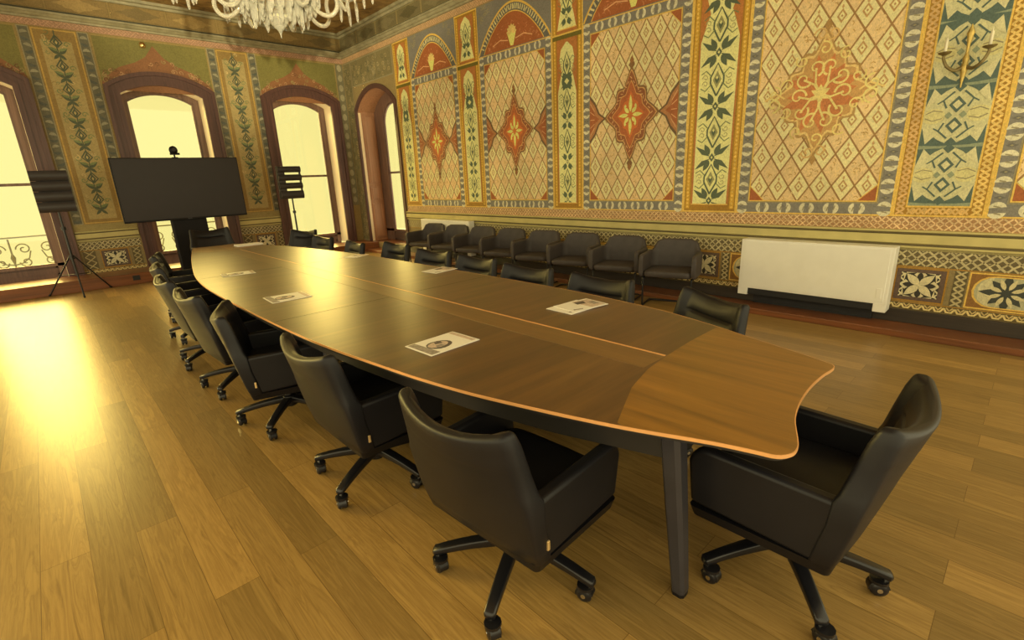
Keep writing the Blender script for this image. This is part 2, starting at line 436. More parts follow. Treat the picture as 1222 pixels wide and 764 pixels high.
def net(P, u0, u1, v0, v1, lv, base, cross, rows=2, w=.011):
    P.rect(u0, u1, v0, v1, base, lv)
    vert = (v1 - v0) > (u1 - u0)
    a0, a1, b0, b1 = (v0, v1, u0, u1) if vert else (u0, u1, v0, v1)
    h = (b1 - b0) / rows; n = max(1, round((a1 - a0) / (h * 1.05))); s = (a1 - a0) / n
    def st(p, q):
        pts = [p, ((p[0] + q[0]) / 2 + random.uniform(-.004, .004), (p[1] + q[1]) / 2 + random.uniform(-.004, .004)), q]
        P.stroke([(y, x) for x, y in pts] if vert else pts, w * random.uniform(.8, 1.25), J(cross, .14), lv + 1)
    for r in range(rows):
        for i in range(n):
            x, y = a0 + i * s, b0 + r * h
            st((x + s * .06, y + h * .06), (x + s * .94, y + h * .94)); st((x + s * .06, y + h * .94), (x + s * .94, y + h * .06))
            if random.random() < .5:
                d = s * .16; q = [(x + s * .5 - d, y + h * .95), (x + s * .5, y + h * .8), (x + s * .5 + d, y + h * .95)]
                P.poly([(b, a) for a, b in reversed(q)] if vert else q[::-1][::-1], J(cross, .2), lv + 1)
def lobed(cu, cv, hu, hv, k=1.0, lob=.07, n=64, f=8):
    pts = []
    for i in range(n):
        a = 2 * pi * i / n; r = 1 / (abs(cos(a)) + abs(sin(a))) ** 0.92
        r *= 1 + lob * cos(f * a) * (1.4 if abs(cos(a)) < .9 and abs(sin(a)) < .95 else 1); pts.append((cu + hu * k * r * cos(a), cv + hv * k * r * sin(a)))
    return pts
def medal_a(P, cu, cv, hu, hv, ue0, ue1, lv):
    for ue, d in ((ue0, 1), (ue1, -1)):
        w = min(.26, abs(cu - ue) * .5)
        for k, c in ((1.0, BROWN), (.86, D(176, 116, 58)), (.6, RED)):
            P.poly([(ue, cv - .3 * k), (ue + d * w * .35 * k, cv - .2 * k), (ue + d * w * .6 * k, cv - .07 * k), (ue + d * w * k, cv), (ue + d * w * .6 * k, cv + .07 * k), (ue + d * w * .35 * k, cv + .2 * k), (ue, cv + .3 * k)][::d], c, lv + (0 if k == 1 else 1 if k > .8 else 2))
        for q in range(5):
            P.stroke([(ue + d * .01, cv - .2 + .1 * q), (ue + d * w * .3, cv - .1 + .05 * q)], .008, D(214, 160, 90), lv + 3)
    for i, (k, c) in enumerate(((1.1, D(136, 98, 50)), (1.03, D(206, 154, 78)), (.99, D(150, 88, 44)), (.80, D(212, 152, 72)), (.76, REDB), (.55, D(206, 112, 44)))):
        P.poly(lobed(cu, cv, hu, hv, k, .06 if i > 2 else .075), c, lv + 1 + i)
    for i in range(40):
        a = 2 * pi * i / 40; r = .9 / (abs(cos(a)) + abs(sin(a))) ** .92
        x, y = cu + hu * r * cos(a), cv + hv * r * sin(a); b = a + random.choice((.8, -.8))
        P.stroke([(x - .018 * cos(b), y - .018 * sin(b)), (x + .018 * cos(b), y + .018 * sin(b))], .01, D(218, 166, 92), lv + 8)
    for i in range(8):
        a = pi / 4 * i; L = .16 if i % 2 == 0 else .11
        P.leaf(cu + .03 * cos(a), cv + .035 * sin(a), a, L * (1.25 if i in (2, 6) else .9), .024, J(YEL, .08), lv + 8)
        x, y = cu + .30 * hu * 1.9 * cos(a) * .55, cv + .30 * hv * 1.9 * sin(a) * .55
        P.dia(x + .0 , y, .018, .026, YEL, lv + 9)
    for d in (1, -1):
        P.dia(cu, cv + d * (hv * 1.1 + .05), .045, .055, D(132, 94, 46), lv + 2); P.dia(cu, cv + d * (hv * 1.1 + .10), .03, .05, D(150, 100, 46), lv + 3)
def spiral(cu, cv, r0, r1, a0, turns, n=22):
    return [(cu + (r0 + (r1 - r0) * i / n) * cos(a0 + turns * 2 * pi * i / n), cv + (r0 + (r1 - r0) * i / n) * sin(a0 + turns * 2 * pi * i / n)) for i in range(n + 1)]
def medal_b(P, cu, cv, hu, hv, lv):
    GL = D(236, 194, 100)
    for i, (k, c) in enumerate(((1.12, D(178, 136, 66)), (1.05, D(226, 184, 98)), (.98, D(196, 146, 72)))): P.poly(lobed(cu, cv, hu * 1.2, hv * 1.15, k, .07, 72, 12), c, lv + i)
    for i in range(16):
        a = 2 * pi * i / 16 + .1; P.leaf(cu + hu * .12 * cos(a), cv + hv * .12 * sin(a), a + random.uniform(-.3, .3), hu * (.82 + .16 * (i % 2)), .05, J(D(194, 118, 56), .1), lv + 3)
    for i in range(10):
        a = 2 * pi * i / 10; s = 1 if i % 2 else -1
        x, y = cu + hu * .62 * cos(a), cv + hv * .62 * sin(a)
        P.stroke(spiral(x, y, .075, .012, a + pi, 1.1 * s), lambda t: .02 * (1 - .5 * t), J(GL, .06), lv + 4)
        P.stroke([(cu, cv), (cu + hu * .3 * cos(a + .25 * s), cv + hv * .3 * sin(a + .25 * s)), (x - .0, y)], .018, J(GL, .06), lv + 5)
        x, y = cu + hu * .98 * cos(a + .3), cv + hv * .98 * sin(a + .3)
        P.stroke(spiral(x, y, .06, .01, a, -1.1 * s), .014, J(GL, .1), lv + 4)
    for i in range(6):
        P.leaf(cu, cv, 2 * pi * i / 6 + .5, .09, .022, GL, lv + 6)
    for d in (1, -1):        # curls reaching towards the frame and above / below
        for e in (1, -1):
            P.stroke(spiral(cu + d * (hu * 1.32), cv + e * .05, .07, .012, pi / 2 * e, 1.2 * d * e), .016, D(236, 198, 104), lv + 4)
            P.stroke(spiral(cu + e * .05, cv + d * hv * 1.28, .06, .012, 0, 1.2 * d * e), .014, D(214, 170, 88), lv + 4)
        P.stroke([(cu + d * hu * 1.0, cv), (cu + d * hu * 1.25, cv + .05), (cu + d * hu * 1.6, cv)], .016, D(226, 186, 96), lv + 4)
        P.dia(cu, cv + d * hv * 1.45, .03, .06, D(170, 128, 60), lv + 3)
def arch_top(u0, u1, vs, va, n=14):
    """pointed arch from (u1,vs) over the apex to (u0,vs)"""
    uc = (u0 + u1) / 2; pts = []
    for i in range(n + 1):
        t = i / n; x = u1 + (uc - u1) * t; pts.append((x, vs + (va - vs) * sin(t * pi / 2) ** 0.85))
    return pts + [(2 * uc - x, y) for x, y in reversed(pts[:-1])]
def panel(P, u0, u1, style):
    uc = (u0 + u1) / 2; w = .125
    P.rect(u0, u1, 1.02, 4.03, BLUE, 1)
    border_cells(P, u0, u1, 1.02, 3.33, w, 2)
    lattice(P, u0 + w, u1 - w, 1.02 + w, 3.33 - w, 2)
    P.frame(u0 + w, u1 - w, 1.02 + w, 3.33 - w, .012, GOLDL, 8)
    # lunette
    for k, c, lv in ((.0, GOLDL, 3), (.03, BLUED, 4), (.13, GOLDL, 5), (.145, RED, 6)):
        P.poly(arch_top(u0 + k, u1 - k, 3.34, 3.94 - k * 1.0), c, lv)
    pts = arch_top(u0 + .08, u1 - .08, 3.36, 3.86, 18)
    for i in range(1, len(pts) - 1):
        (ax, ay), (bx, by) = pts[i - 1], pts[i + 1]; a = atan2(by - ay, bx - ax) + pi / 2 + random.uniform(-.3, .3)
        x, y = pts[i]
        P.stroke([(x - .035 * cos(a), y - .035 * sin(a)), (x + random.uniform(-.01, .01), y), (x + .035 * cos(a), y + .035 * sin(a))], .022, J(D(206, 186, 110), .1), 6)
    for _ in range(60):
        t = random.uniform(-.9, .9); x = uc + t * (u1 - u0 - .34) / 2; top = 3.36 + .36 * (1 - abs(t) ** 1.6)
        y = random.uniform(3.36, top); b = random.uniform(0, pi)
        P.stroke([(x - .02 * cos(b), y - .02 * sin(b)), (x + .02 * cos(b + .6), y + .02 * sin(b + .6))], .009, J(D(192, 124, 66), .15), 7)
    P.poly([(uc - .03, 3.36), (uc + .03, 3.36), (uc + .1, 3.55), (uc - .1, 3.55)], YEL, 8)
    for i in range(7): P.leaf(uc, 3.54, pi * i / 6, .11, .03, J(D(232, 186, 92), .1), 8)
    for d in (1, -1):
        P.stroke([(uc + d * .08, 3.44), (uc + d * .25, 3.47), (uc + d * .42, 3.42)], .015, D(220, 160, 92), 8)
    for d, ue in ((1, u0), (-1, u1)):      # spandrels
        for _ in range(14):
            x = ue + d * random.uniform(.03, .3); y = random.uniform(3.72 + abs(x - ue) * .7, 4.01)
            P.stroke(spiral(x, y, .035, .006, random.uniform(0, 6), 1.0, 8), .01, J(GREYP, .15), 3)
    uc0, uc1 = u0 + w, u1 - w
    if style == 'a': medal_a(P, uc, 2.18, .33, .47, uc0, uc1, 9)
    else: medal_b(P, uc, 2.13, .31, .40, 9)
def pilaster(P, u0, u1, style):
    P.rect(u0, u1, 1.02, 4.03, GOLDD, 1)
    P.frame(u0, u1, 1.02, 4.03, .018, GOLDL, 2)
    i0, i1 = u0 + .105, u1 - .105; uc = (u0 + u1) / 2; hw = (i1 - i0) / 2
    # beaded gold frame
    for uu in (u0 + .055, u1 - .055):
        P.rect(uu - .024, uu + .024, 1.06, 3.99, GOLD, 2)
        for k in range(70 if style != 'c' else 0):
            P.dia(uu, 1.08 + k * .0412, .014, .017, J(GOLDL, .12), 3)
    if style == 'c':
        weave(P, u0 + .02, i0 - .012, 1.04, 3.99, 3, GOLDD, D(226, 180, 84)); weave(P, i1 + .012, u1 - .02, 1.04, 3.99, 3, GOLDD, D(206, 160, 84))
        weave(P, i0, i1, 1.035, 1.10, 3, GOLDD, D(212, 166, 82))
        P.rect(i0 - .012, i1 + .012, 1.1, 3.99, GOLDL, 4)
        P.rect(i0, i1, 1.115, 3.99, D(200, 186, 116), 5)
        DG = D(86, 98, 72); MG = D(140, 142, 94)
        reg = [(i0, 1.115), (i1, 1.115), (i1, 3.98), (i0, 3.98)]
        per = .47; v = 1.135
        for q in range(6):
            c = v + per / 2
            P.rect(i0, i1, v - .02, v + .02, MG, 6, reg)
            for d in (1, -1):
                P.ell(uc + d * hw * .68, c, hw * .36, per * .13, D(206, 188, 108), 6, reg=reg)
                P.stroke([(uc + d * hw * .4, c + .03), (uc + d * hw * .7, c + .045), (uc + d * hw * .95, c + .02)], .008, GREYP, 7, reg)
                P.stroke([(uc + d * hw * .4, c - .02), (uc + d * hw * .7, c - .035), (uc + d * hw * .95, c - .01)], .008, GREYP, 7, reg)
                for e in (1, -1):
                    # dark corner leaves, pale blades
                    P.poly([(uc, c + e * per * .5), (uc + d * hw * .42, c + e * per * .40), (uc + d * hw * .98, c + e * per * .18), (uc + d * hw, c + e * per * .48), (uc + d * hw * .5, c + e * per * .5)], DG, 6, reg)
                    P.poly([(uc + d * hw * .55, c + e * per * .34), (uc + d * hw * .80, c + e * per * .46), (uc + d * hw * .98, c + e * per * .17), (uc + d * hw * .8, c + e * per * .22)], D(206, 190, 120), 7, reg)
                    P.stroke([(uc + d * hw * .15, c + e * per * .38), (uc + d * hw * .45, c + e * per * .25), (uc + d * hw * .32, c + e * per * .12)], .013, DG, 7, reg)
                    P.stroke([(uc + d * hw * .45, c + e * per * .25), (uc + d * hw * .62, c + e * per * .20)], .01, DG, 7, reg)
            for e in (1, -1):
                P.dia(uc, c + e * per * .45, hw * .18, per * .085, DG, 7, reg)
                P.dia(uc, c + e * per * .17, hw * .26, per * .135, DG, 8, reg); P.dia(uc, c + e * per * .17, hw * .15, per * .075, D(206, 190, 120), 9, reg)
                P.dia(uc + hw * .22 * e, c, hw * .12, per * .06, MG, 8, reg)
            v += per
        return
    P.rect(i0 - .01, i1 + .01, 1.1, 3.98, ORANGE, 4)
    def vase(v0, v1):
        h = v1 - v0
        prof = [(0, .94), (h - .62, .98), (h - .45, .72), (h - .36, .55), (h - .2, .78), (h - .08, .62), (h, .08)]
        pts = [(uc + hw * k, v0 + y) for y, k in prof]
        P.poly(pts + [(2 * uc - x, y) for x, y in reversed(pts)], PALE, 5)
        P.frame(i0 - .005, i1 + .005, v0 - .012, v0, .006, GOLDL, 5)
    RG = [(i0, 1.118), (i1, 1.118), (i1, 3.97), (i0, 3.97)]
    def star(c, s=1.0, g=GREEN):
        P.dia(uc, c, hw * .16 * s, .045 * s, g, 8); P.dia(uc, c, hw * .06, .016, PALE, 9)
        for d in (1, -1):
            for e in (1, -1):
                P.poly([(uc + d * hw * .1, c + e * .012), (uc + d * hw * .55 * s, c + e * .035), (uc + d * hw * .92 * s, c + e * .125 * s), (uc + d * hw * .45 * s, c + e * .085 * s)][::d * e], g, 7, RG)
                P.leaf(uc + d * hw * .14, c + e * .03, atan2(e * 1.0, d * .55), .13 * s, .03, g, 7, RG)
    def knot(c, g=GREEN):
        P.stroke([(uc, c - .16), (uc + hw * .34, c - .03), (uc + hw * .34, c + .03), (uc, c + .16), (uc - hw * .34, c + .03), (uc - hw * .34, c - .03), (uc, c - .16)], .018, g, 7)
        P.dia(uc, c, hw * .22, .085, D(150, 140, 76), 7); P.dia(uc, c, hw * .12, .045, g, 8); P.dia(uc, c + .02, hw * .06, .02, PALE, 9)
        for d in (1, -1):
            for e in (1, -1):
                P.stroke([(uc + d * hw * .3, c + e * .04), (uc + d * hw * .6, c + e * .10), (uc + d * hw * .85, c + e * .07)], .011, GREENL, 7)
                P.stroke(spiral(uc + d * hw * .62, c + e * .03, .035, .008, 0, 1.0 * d, 8), .009, D(170, 156, 84), 6)
    if style == 'b':
        vase(1.115, 3.42)
        for c in (1.15, 1.62, 2.15, 2.68, 3.2): star(c)
        for c in (1.385, 1.885, 2.415, 2.94): knot(c)
    else:
        vase(1.115, 3.2)
        P.rect(u0 + .02, u1 - .02, 3.24, 3.30, D(110, 96, 30), 6); P.rect(u0 + .02, u1 - .02, 3.29, 3.31, GOLDL, 7)
        vase(3.36, 3.97)
        for c in (1.16, 1.68, 2.22, 2.72): star(c, .72, D(92, 100, 60))
        for c in (1.42, 1.95, 2.47, 2.92): knot(c, D(92, 100, 60))
        P.ell(uc, 2.72, hw * .55, .09, D(92, 100, 60), 8); P.dia(uc, 2.72, hw * .25, .04, PALE, 9)
        star(3.5, .7, D(92, 100, 60)); knot(3.72, D(92, 100, 60))
def tile(P, cu, hw, v0, v1):
    c = (v0 + v1) / 2; hv = (v1 - v0) / 2
    P.rect(cu - hw, cu + hw, v0, v1, D(98, 76, 52), 2); P.frame(cu - hw, cu + hw, v0, v1, .012, GOLDD, 3)
    P.rect(cu - hw * .74, cu + hw * .74, c - hv * .72, c + hv * .72, DARK, 3)
    reg = [(cu - hw * .74, c - hv * .72), (cu + hw * .74, c - hv * .72), (cu + hw * .74, c + hv * .72), (cu - hw * .74, c + hv * .72)]
    CR = D(204, 184, 118)
    for i in range(4):
        a = pi / 2 * i
        P.leaf(cu, c, a + pi / 4, .14, .032, CR, 5, reg); P.leaf(cu + .05 * cos(a), c + .05 * sin(a), a, .07, .022, DARK, 7, reg)
        P.dia(cu + .10 * cos(a), c + .095 * sin(a), .045, .045, CR, 5, reg); P.dia(cu + .10 * cos(a), c + .095 * sin(a), .018, .018, D(150, 128, 76), 6, reg)
        for d in (1, -1):
            P.stroke([(cu + .15 * cos(a + d * .75), c + .15 * sin(a + d * .75)), (cu + .12 * cos(a + d * .3), c + .12 * sin(a + d * .3)), (cu + .20 * cos(a + d * .5), c + .20 * sin(a + d * .5))], .018, CR, 5, reg)
            P.stroke(spiral(cu + .165 * cos(a + d * .55), c + .165 * sin(a + d * .55), .03, .006, a, 1.1 * d, 8), .012, J(CR), 6, reg)
def dado(P, u0, u1, lv=1):
    P.rect(u0, u1, .18, .75, D(134, 112, 60), lv)
    n = max(1, round((u1 - u0) / .075)); s = (u1 - u0) / n
    P.rect(u0, u1, .185, .245, D(96, 76, 36), lv + 1)
    for i in range(n):
        c = u0 + (i + .5) * s
        P.stroke([(c - s * .5, .235), (c - s * .2, .20), (c + s * .25, .20), (c + s * .5, .235)], .015, J(D(212, 182, 100), .1), lv + 2)
        P.stroke([(c - s * .3, .24), (c, .215), (c + s * .3, .24)], .012, J(D(190, 160, 86), .1), lv + 2)
    net(P, u0, u1, .585, .725, lv + 1, D(100, 84, 46), D(184, 164, 100), 2, .014)
    P.rect(u0, u1, .725, .75, D(150, 132, 70), lv + 1); P.rect(u0, u1, .248, .256, GOLDD, lv + 1); P.rect(u0, u1, .576, .586, GOLDD, lv + 1)
def ovalp(P, u0, u1, v0, v1):
    P.rect(u0, u1, v0, v1, D(140, 96, 40), 2); P.frame(u0, u1, v0, v1, .012, GOLDL, 3)
    reg = roundr(u0 + .03, u1 - .03, v0 + .02, v1 - .02, (v1 - v0) / 2 - .021)
    P.poly(reg, GOLDL, 3); reg = roundr(u0 + .045, u1 - .045, v0 + .03, v1 - .03, (v1 - v0) / 2 - .031); P.poly(reg, D(176, 164, 106), 4)
    cc = (v0 + v1) / 2
    for e, d in ((u0, 1), (u1, -1)):
        for k in range(5): P.leaf(e + d * .07, cc, (0 if d > 0 else pi) + (k - 2) * .5, .16, .03, J(D(206, 188, 120), .06), 5, reg)
    cu = (u0 + u1) / 2; m = max(1, round((u1 - u0) / .42))
    for q in range(m):
        c = u0 + (q + .5) * (u1 - u0) / m
        for i in range(8): P.leaf(c, cc, pi / 4 * i, .17 if i % 2 == 0 else .14, .03, D(66, 66, 48), 6, reg)
        for i in range(8): P.leaf(c + .03 * cos(pi / 4 * i + .4), cc + .03 * sin(pi / 4 * i + .4), pi / 4 * i + .39, .1, .016, D(206, 186, 116), 7, reg)
# ---- right wall
def arc(cx, half, zs, rise, n=18):
    """segmental arch from right spring to left spring"""
    rad = (half * half + rise * rise) / (2 * rise); a = math.asin(min(1, half / rad)); cz = zs + rise - rad
    return [(cx + rad * sin(a - 2 * a * i / n), cz + rad * cos(a - 2 * a * i / n)) for i in range(n + 1)]
def wall_base(P, u0, u1, v0, v1, ops, c, lv=0):
    x = u0
    for (cx, half, zb, zs, rise) in ops:
        P.rect(x, cx - half, v0, v1, c, lv)
        if zb > v0: P.rect(cx - half, cx + half, v0, zb, c, lv)
        a = arc(cx, half, zs, rise)[::-1]
        for p, q in zip(a, a[1:]): P.poly([p, q, (q[0], v1), (p[0], v1)], c, lv)
        x = cx + half
    P.rect(x, u1, v0, v1, c, lv)
NC = (9.95, .78, .19, 3.02, .36)          # niche on the right wall: centre, half width, bottom, spring, rise
def right_wall():
    P = Paint(lambda u, v, h: Vector((XW - h, u, v)))
    wall_base(P, -1.6, YW, 0, 4.62, [NC], D(150, 124, 66))
    net(P, -1.6, 9.05, .905, 1.018, 2, D(166, 120, 66), D(212, 174, 106), 2, .011)
    P.rect(-1.6, 9.05, .885, .905, D(160, 136, 72), 2)
    net(P, -1.6, YW, 4.045, 4.14, 2, D(170, 128, 72), D(204, 162, 100), 2, .009)
    pil = [(-1.45, 'c', .29), (.60, 'c', .31), (2.62, 'b', .315), (4.715, 'a', .27), (6.815, 'a', .285), (8.78, 'a', .27)]
    for c, st, hw in pil: pilaster(P, c - hw, c + hw, st)
    for (a, _, ha), (b, _, hb), st in zip(pil, pil[1:], 'bbaaa'): panel(P, a + ha, b - hb, st)
    dado(P, -1.6, 9.1)
    for c, st, hw in pil[:-1]:
        tile(P, c + (.02 if c < 1 else 0), .185, .262, .572)
    for (a, _, _), (b, _, _) in zip(pil, pil[1:]):
        weave(P, a + .205, a + .29, .26, .572, 3, D(92, 78, 42), D(186, 164, 98), w=.014); weave(P, b - .29, b - .205, .26, .572, 3, D(92, 78, 42), D(186, 164, 98), w=.014)
        ovalp(P, a + .3, b - .3, .262, .572)
    # over and beside the niche
    for u0, u1, v0, v1 in ((9.1, 10.8, 3.52, 4.03), (10.82, YW, .2, 4.03)):
        P.rect(u0, u1, v0, v1, D(128, 112, 62), 2)
        n = int((u1 - u0) * (v1 - v0) * 70)
        for _ in range(n):
            x, y = random.uniform(u0 + .05, u1 - .05), random.uniform(v0 + .05, v1 - .05)
            P.stroke(spiral(x, y, .05, .008, random.uniform(0, 6), 1.1, 8), .014, J(random.choice((GREYP, D(96, 92, 54), D(172, 146, 84))), .1), 3)
        P.frame(u0, u1, v0, v1, .02, GREYP, 4)
    # frieze above the cornice
    for k in range(16):
        a = -1.6 + k * .8
        P.rect(a, a + .78, 4.3, 4.53, D(112, 97, 54), 2); P.frame(a, a + .78, 4.3, 4.53, .012, D(130, 112, 58), 3)
        P.poly([(min(YW, x), y) for x, y in lobed(a + .39, 4.415, .3, .1, 1, .05)], D(124, 108, 62) if k % 2 else D(92, 80, 42), 3)
    o = P.build('wall_right'); tag(o, 'patterned painted wall with arched lattice panels', kind='structure')
    return o
WIN = [(-.47, .62, .19, 3.15, .16), (2.09, .62, .19, 3.15, .16), (4.57, .62, .19, 3.15, .16)]
def back_wall():
    P = Paint(lambda u, v, h: Vector((u, YW - h, v)))
    wall_base(P, -3.2, XW, 0, 4.62, WIN, D(146, 118, 58))
    net(P, -3.2, XW, 4.045, 4.14, 2, D(160, 118, 74), D(184, 140, 92), 2, .009)
    for c in (-1.75, .81, 3.355):
        u0, u1 = c - .435, c + .435
        # blue-grey leaf borders and the gold pilaster between
        for a, b in ((u0 + .01, u0 + .15), (u1 - .15, u1 - .01)):
            P.rect(a, b, 1.02, 4.03, D(104, 96, 62), 2); P.frame(a, b, 1.02, 4.03, .014, GREYP, 3)
            for k in range(16):
                v = 1.12 + k * .185; m = (a + b) / 2
                P.ell(m, v + .03, .05, .05, J(D(150, 138, 92), .1), 3, .1, pi - .1, 7, random.uniform(-.5, .5)); P.ell(m, v - .03, .05, .05, J(D(88, 86, 62), .1), 3, pi + .1, 2 * pi - .1, 7, random.uniform(-.5, .5))
        P.rect(u0 + .155, u1 - .155, 1.02, 4.03, D(146, 114, 52), 2); P.frame(u0 + .165, u1 - .165, 1.03, 4.02, .02, D(186, 146, 62), 3)
        P.rect(c - .19, c + .19, 1.1, 3.86, D(168, 142, 76), 3)
        G = D(86, 88, 54)
        for k in range(8):
            v = 1.25 + k * .345
            for d in (1, -1):
                P.leaf(c, v, pi / 2 - d * .9, .15, .028, G, 5); P.leaf(c, v + .05, pi / 2 - d * 1.2, .13, .02, J(GREENL, .1), 5); P.leaf(c, v, -pi / 2 + d * .8, .11, .022, G, 5)
                P.stroke(spiral(c + d * .12, v + .15, .045, .008, 0, d * 1.1, 9), .014, GREENL, 4)
                P.stroke([(c, v + .1), (c + d * .07, v + .17), (c, v + .27)], .02, G, 5)
            P.stroke([(c, v - .02), (c + .012 * (-1) ** k, v + .15), (c, v + .34)], .014, G, 6)
            for _ in range(9):
                a = random.uniform(0, 6.28); P.stroke(spiral(c + random.uniform(-.15, .15), v + random.uniform(.0, .34), random.uniform(.02, .05), .006, a, random.choice((-1, 1)) * .9, 7), .010, J(random.choice((GREENL, D(150, 122, 58), D(196, 168, 96))), .12), 4)
            P.dia(c, v + .17, .04, .07, G, 6); P.dia(c, v + .17, .016, .03, D(190, 164, 88), 7)
        dado(P, u0, u1); tile(P, c + .03, .2, .262, .572)
        for a, b in ((u0 + .03, u0 + .2), (u1 - .16, u1 - .03)): weave(P, a, b, .26, .572, 3, D(98, 82, 44), D(170, 148, 84), w=.014)
        P.rect(u0, u1, .905, 1.018, D(150, 128, 66), 3); P.rect(u0, u1, .885, .905, D(110, 92, 46), 3)
    for (cx, *_r) in WIN:            # olive field over each window, red ornament rising to a point
        u0, u1 = cx - .845, cx + .845
        P.rect(u0, u1, 3.2, 4.03, D(122, 110, 48), 1)
        P.frame(u0, u1, 3.2, 4.03, .025, D(150, 124, 60), 2)
        a = [(u1 - .02, 3.3)] + [(cx + .8, 3.36), (cx + .55, 3.56), (cx + .3, 3.66), (cx + .14, 3.76), (cx, 3.95), (cx - .14, 3.76), (cx - .3, 3.66), (cx - .55, 3.56), (cx - .8, 3.36)] + [(u0 + .02, 3.3)]
        P.poly([(u0 + .02, 3.2), (u1 - .02, 3.2)] + a, D(140, 92, 48), 3)
        for _ in range(60):
            x = cx + random.uniform(-.8, .8); y = 3.3 + random.uniform(.0, .5) * (1 - abs(x - cx) / 1.1)
            P.stroke(spiral(x, y, .04, .006, random.uniform(0, 6), 1.0, 7), .012, J(random.choice((D(178, 132, 76), D(150, 128, 66), D(116, 76, 40))), .1), 4)
    P.rect(5.42, 5.58, 1.02, 4.03, D(120, 108, 66), 2)
    for k in range(15): P.ell(5.5, 1.15 + k * .2, .05, .07, J(D(160, 144, 92), .1), 3)
    for k in range(11):
        a = -3.2 + k * .8
        P.rect(a, a + .78, 4.3, 4.53, D(138, 110, 54), 2); P.frame(a, a + .78, 4.3, 4.53, .012, D(130, 104, 50), 3)
        P.poly(lobed(a + .39, 4.415, .3, .1, 1, .05), D(160, 128, 64) if k % 2 else D(120, 98, 50), 3)
    o = P.build('wall_back'); tag(o, 'painted wall with three arched windows', kind='structure'); return o
right_wall(); back_wall()

# ------------------------------------------------------------------ room shell
o = MB().box(-3.2, XW, -1.6, YW, -.05, 0).build('floor', 'floor'); tag(o, kind='structure', label='oak plank floor')
o = MB().box(-3.2, XW + .02, -1.6, YW + .02, 4.62, 4.67).build('ceiling', 'ceiling'); tag(o, kind='structure', label='dark painted ceiling')
o = MB().box(-3.2, XW, 10.45, YW + .02, 0, .19).build('trim_1', 'step', bevel=.008); tag(o, kind='structure', label='wooden step under the windows')
o = MB().box(5.27, XW, -1.6, 10.45, 0, .06).build('trim_2', 'step', bevel=.006); tag(o, kind='structure', label='wooden step along the patterned wall')
o = MB().box(5.57, XW, -1.6, 9.12, .06, .182).build('baseboard_right', 'skirt', bevel=.004); tag(o, kind='structure', label='dark skirting')
def profile_run(name, prof, mat, mi, axis, a, b, label):
    mb = MB()
    if axis == 'y': f = lambda d, z, t: Vector((XW - d, t, z))
    else: f = lambda d, z, t: Vector((t, YW - d, z))
    for (p, q, m) in zip(prof, prof[1:], mi):
        mb.add([f(*p, a), f(*q, a), f(*q, b), f(*p, b)], [(0, 1, 2, 3)], m)
    o = mb.build(name, mat); tag(o, kind='structure', label=label); return o
rail = [(0, .745), (.022, .748), (.022, .765), (.012, .768), (.012, .782), (.03, .79), (.03, .865), (.014, .870), (.014, .882), (.03, .888), (.03, .903), (0, .906)]
rmi = [0, 0, 1, 1, 0, 0, 1, 1, 0, 0, 0]
MT['rail'] = simple('dado_rail_paint', D(182, 160, 82), .45, var=.1, scale=5); MT['raildark'] = simple('dado_rail_groove', D(96, 80, 38), .5)
profile_run('trim_3', rail, ['rail', 'raildark'], rmi, 'y', -1.6, 9.1, 'olive dado rail along the patterned wall')
profile_run('trim_4', rail, ['rail', 'raildark'], rmi, 'x', .375, 1.245, 'olive dado rail between windows')
profile_run('trim_5', rail, ['rail', 'raildark'], rmi, 'x', 2.92, 3.79, 'olive dado rail between windows')
corn = [(0, 4.14), (.03, 4.145), (.035, 4.17), (.06, 4.18), (.085, 4.21), (.10, 4.215), (.10, 4.245), (.06, 4.25), (.06, 4.275), (.03, 4.28), (0, 4.295)]
cmi = [0, 0, 0, 0, 0, 0, 1, 1, 0, 0]
profile_run('trim_6', corn, ['cornice', 'cornice_dark'], cmi, 'y', -1.6, YW, 'moulded cornice'); profile_run('trim_7', corn, ['cornice', 'cornice_dark'], cmi, 'x', -3.2, XW, 'moulded cornice')
crown = [(0, 4.53), (.03, 4.535), (.04, 4.57), (.08, 4.58), (.09, 4.62)]
profile_run('trim_8', crown, ['cornice'], [0] * 4, 'y', -1.6, YW, 'upper moulding'); profile_run('trim_9', crown, ['cornice'], [0] * 4, 'x', -3.2, XW, 'upper moulding')

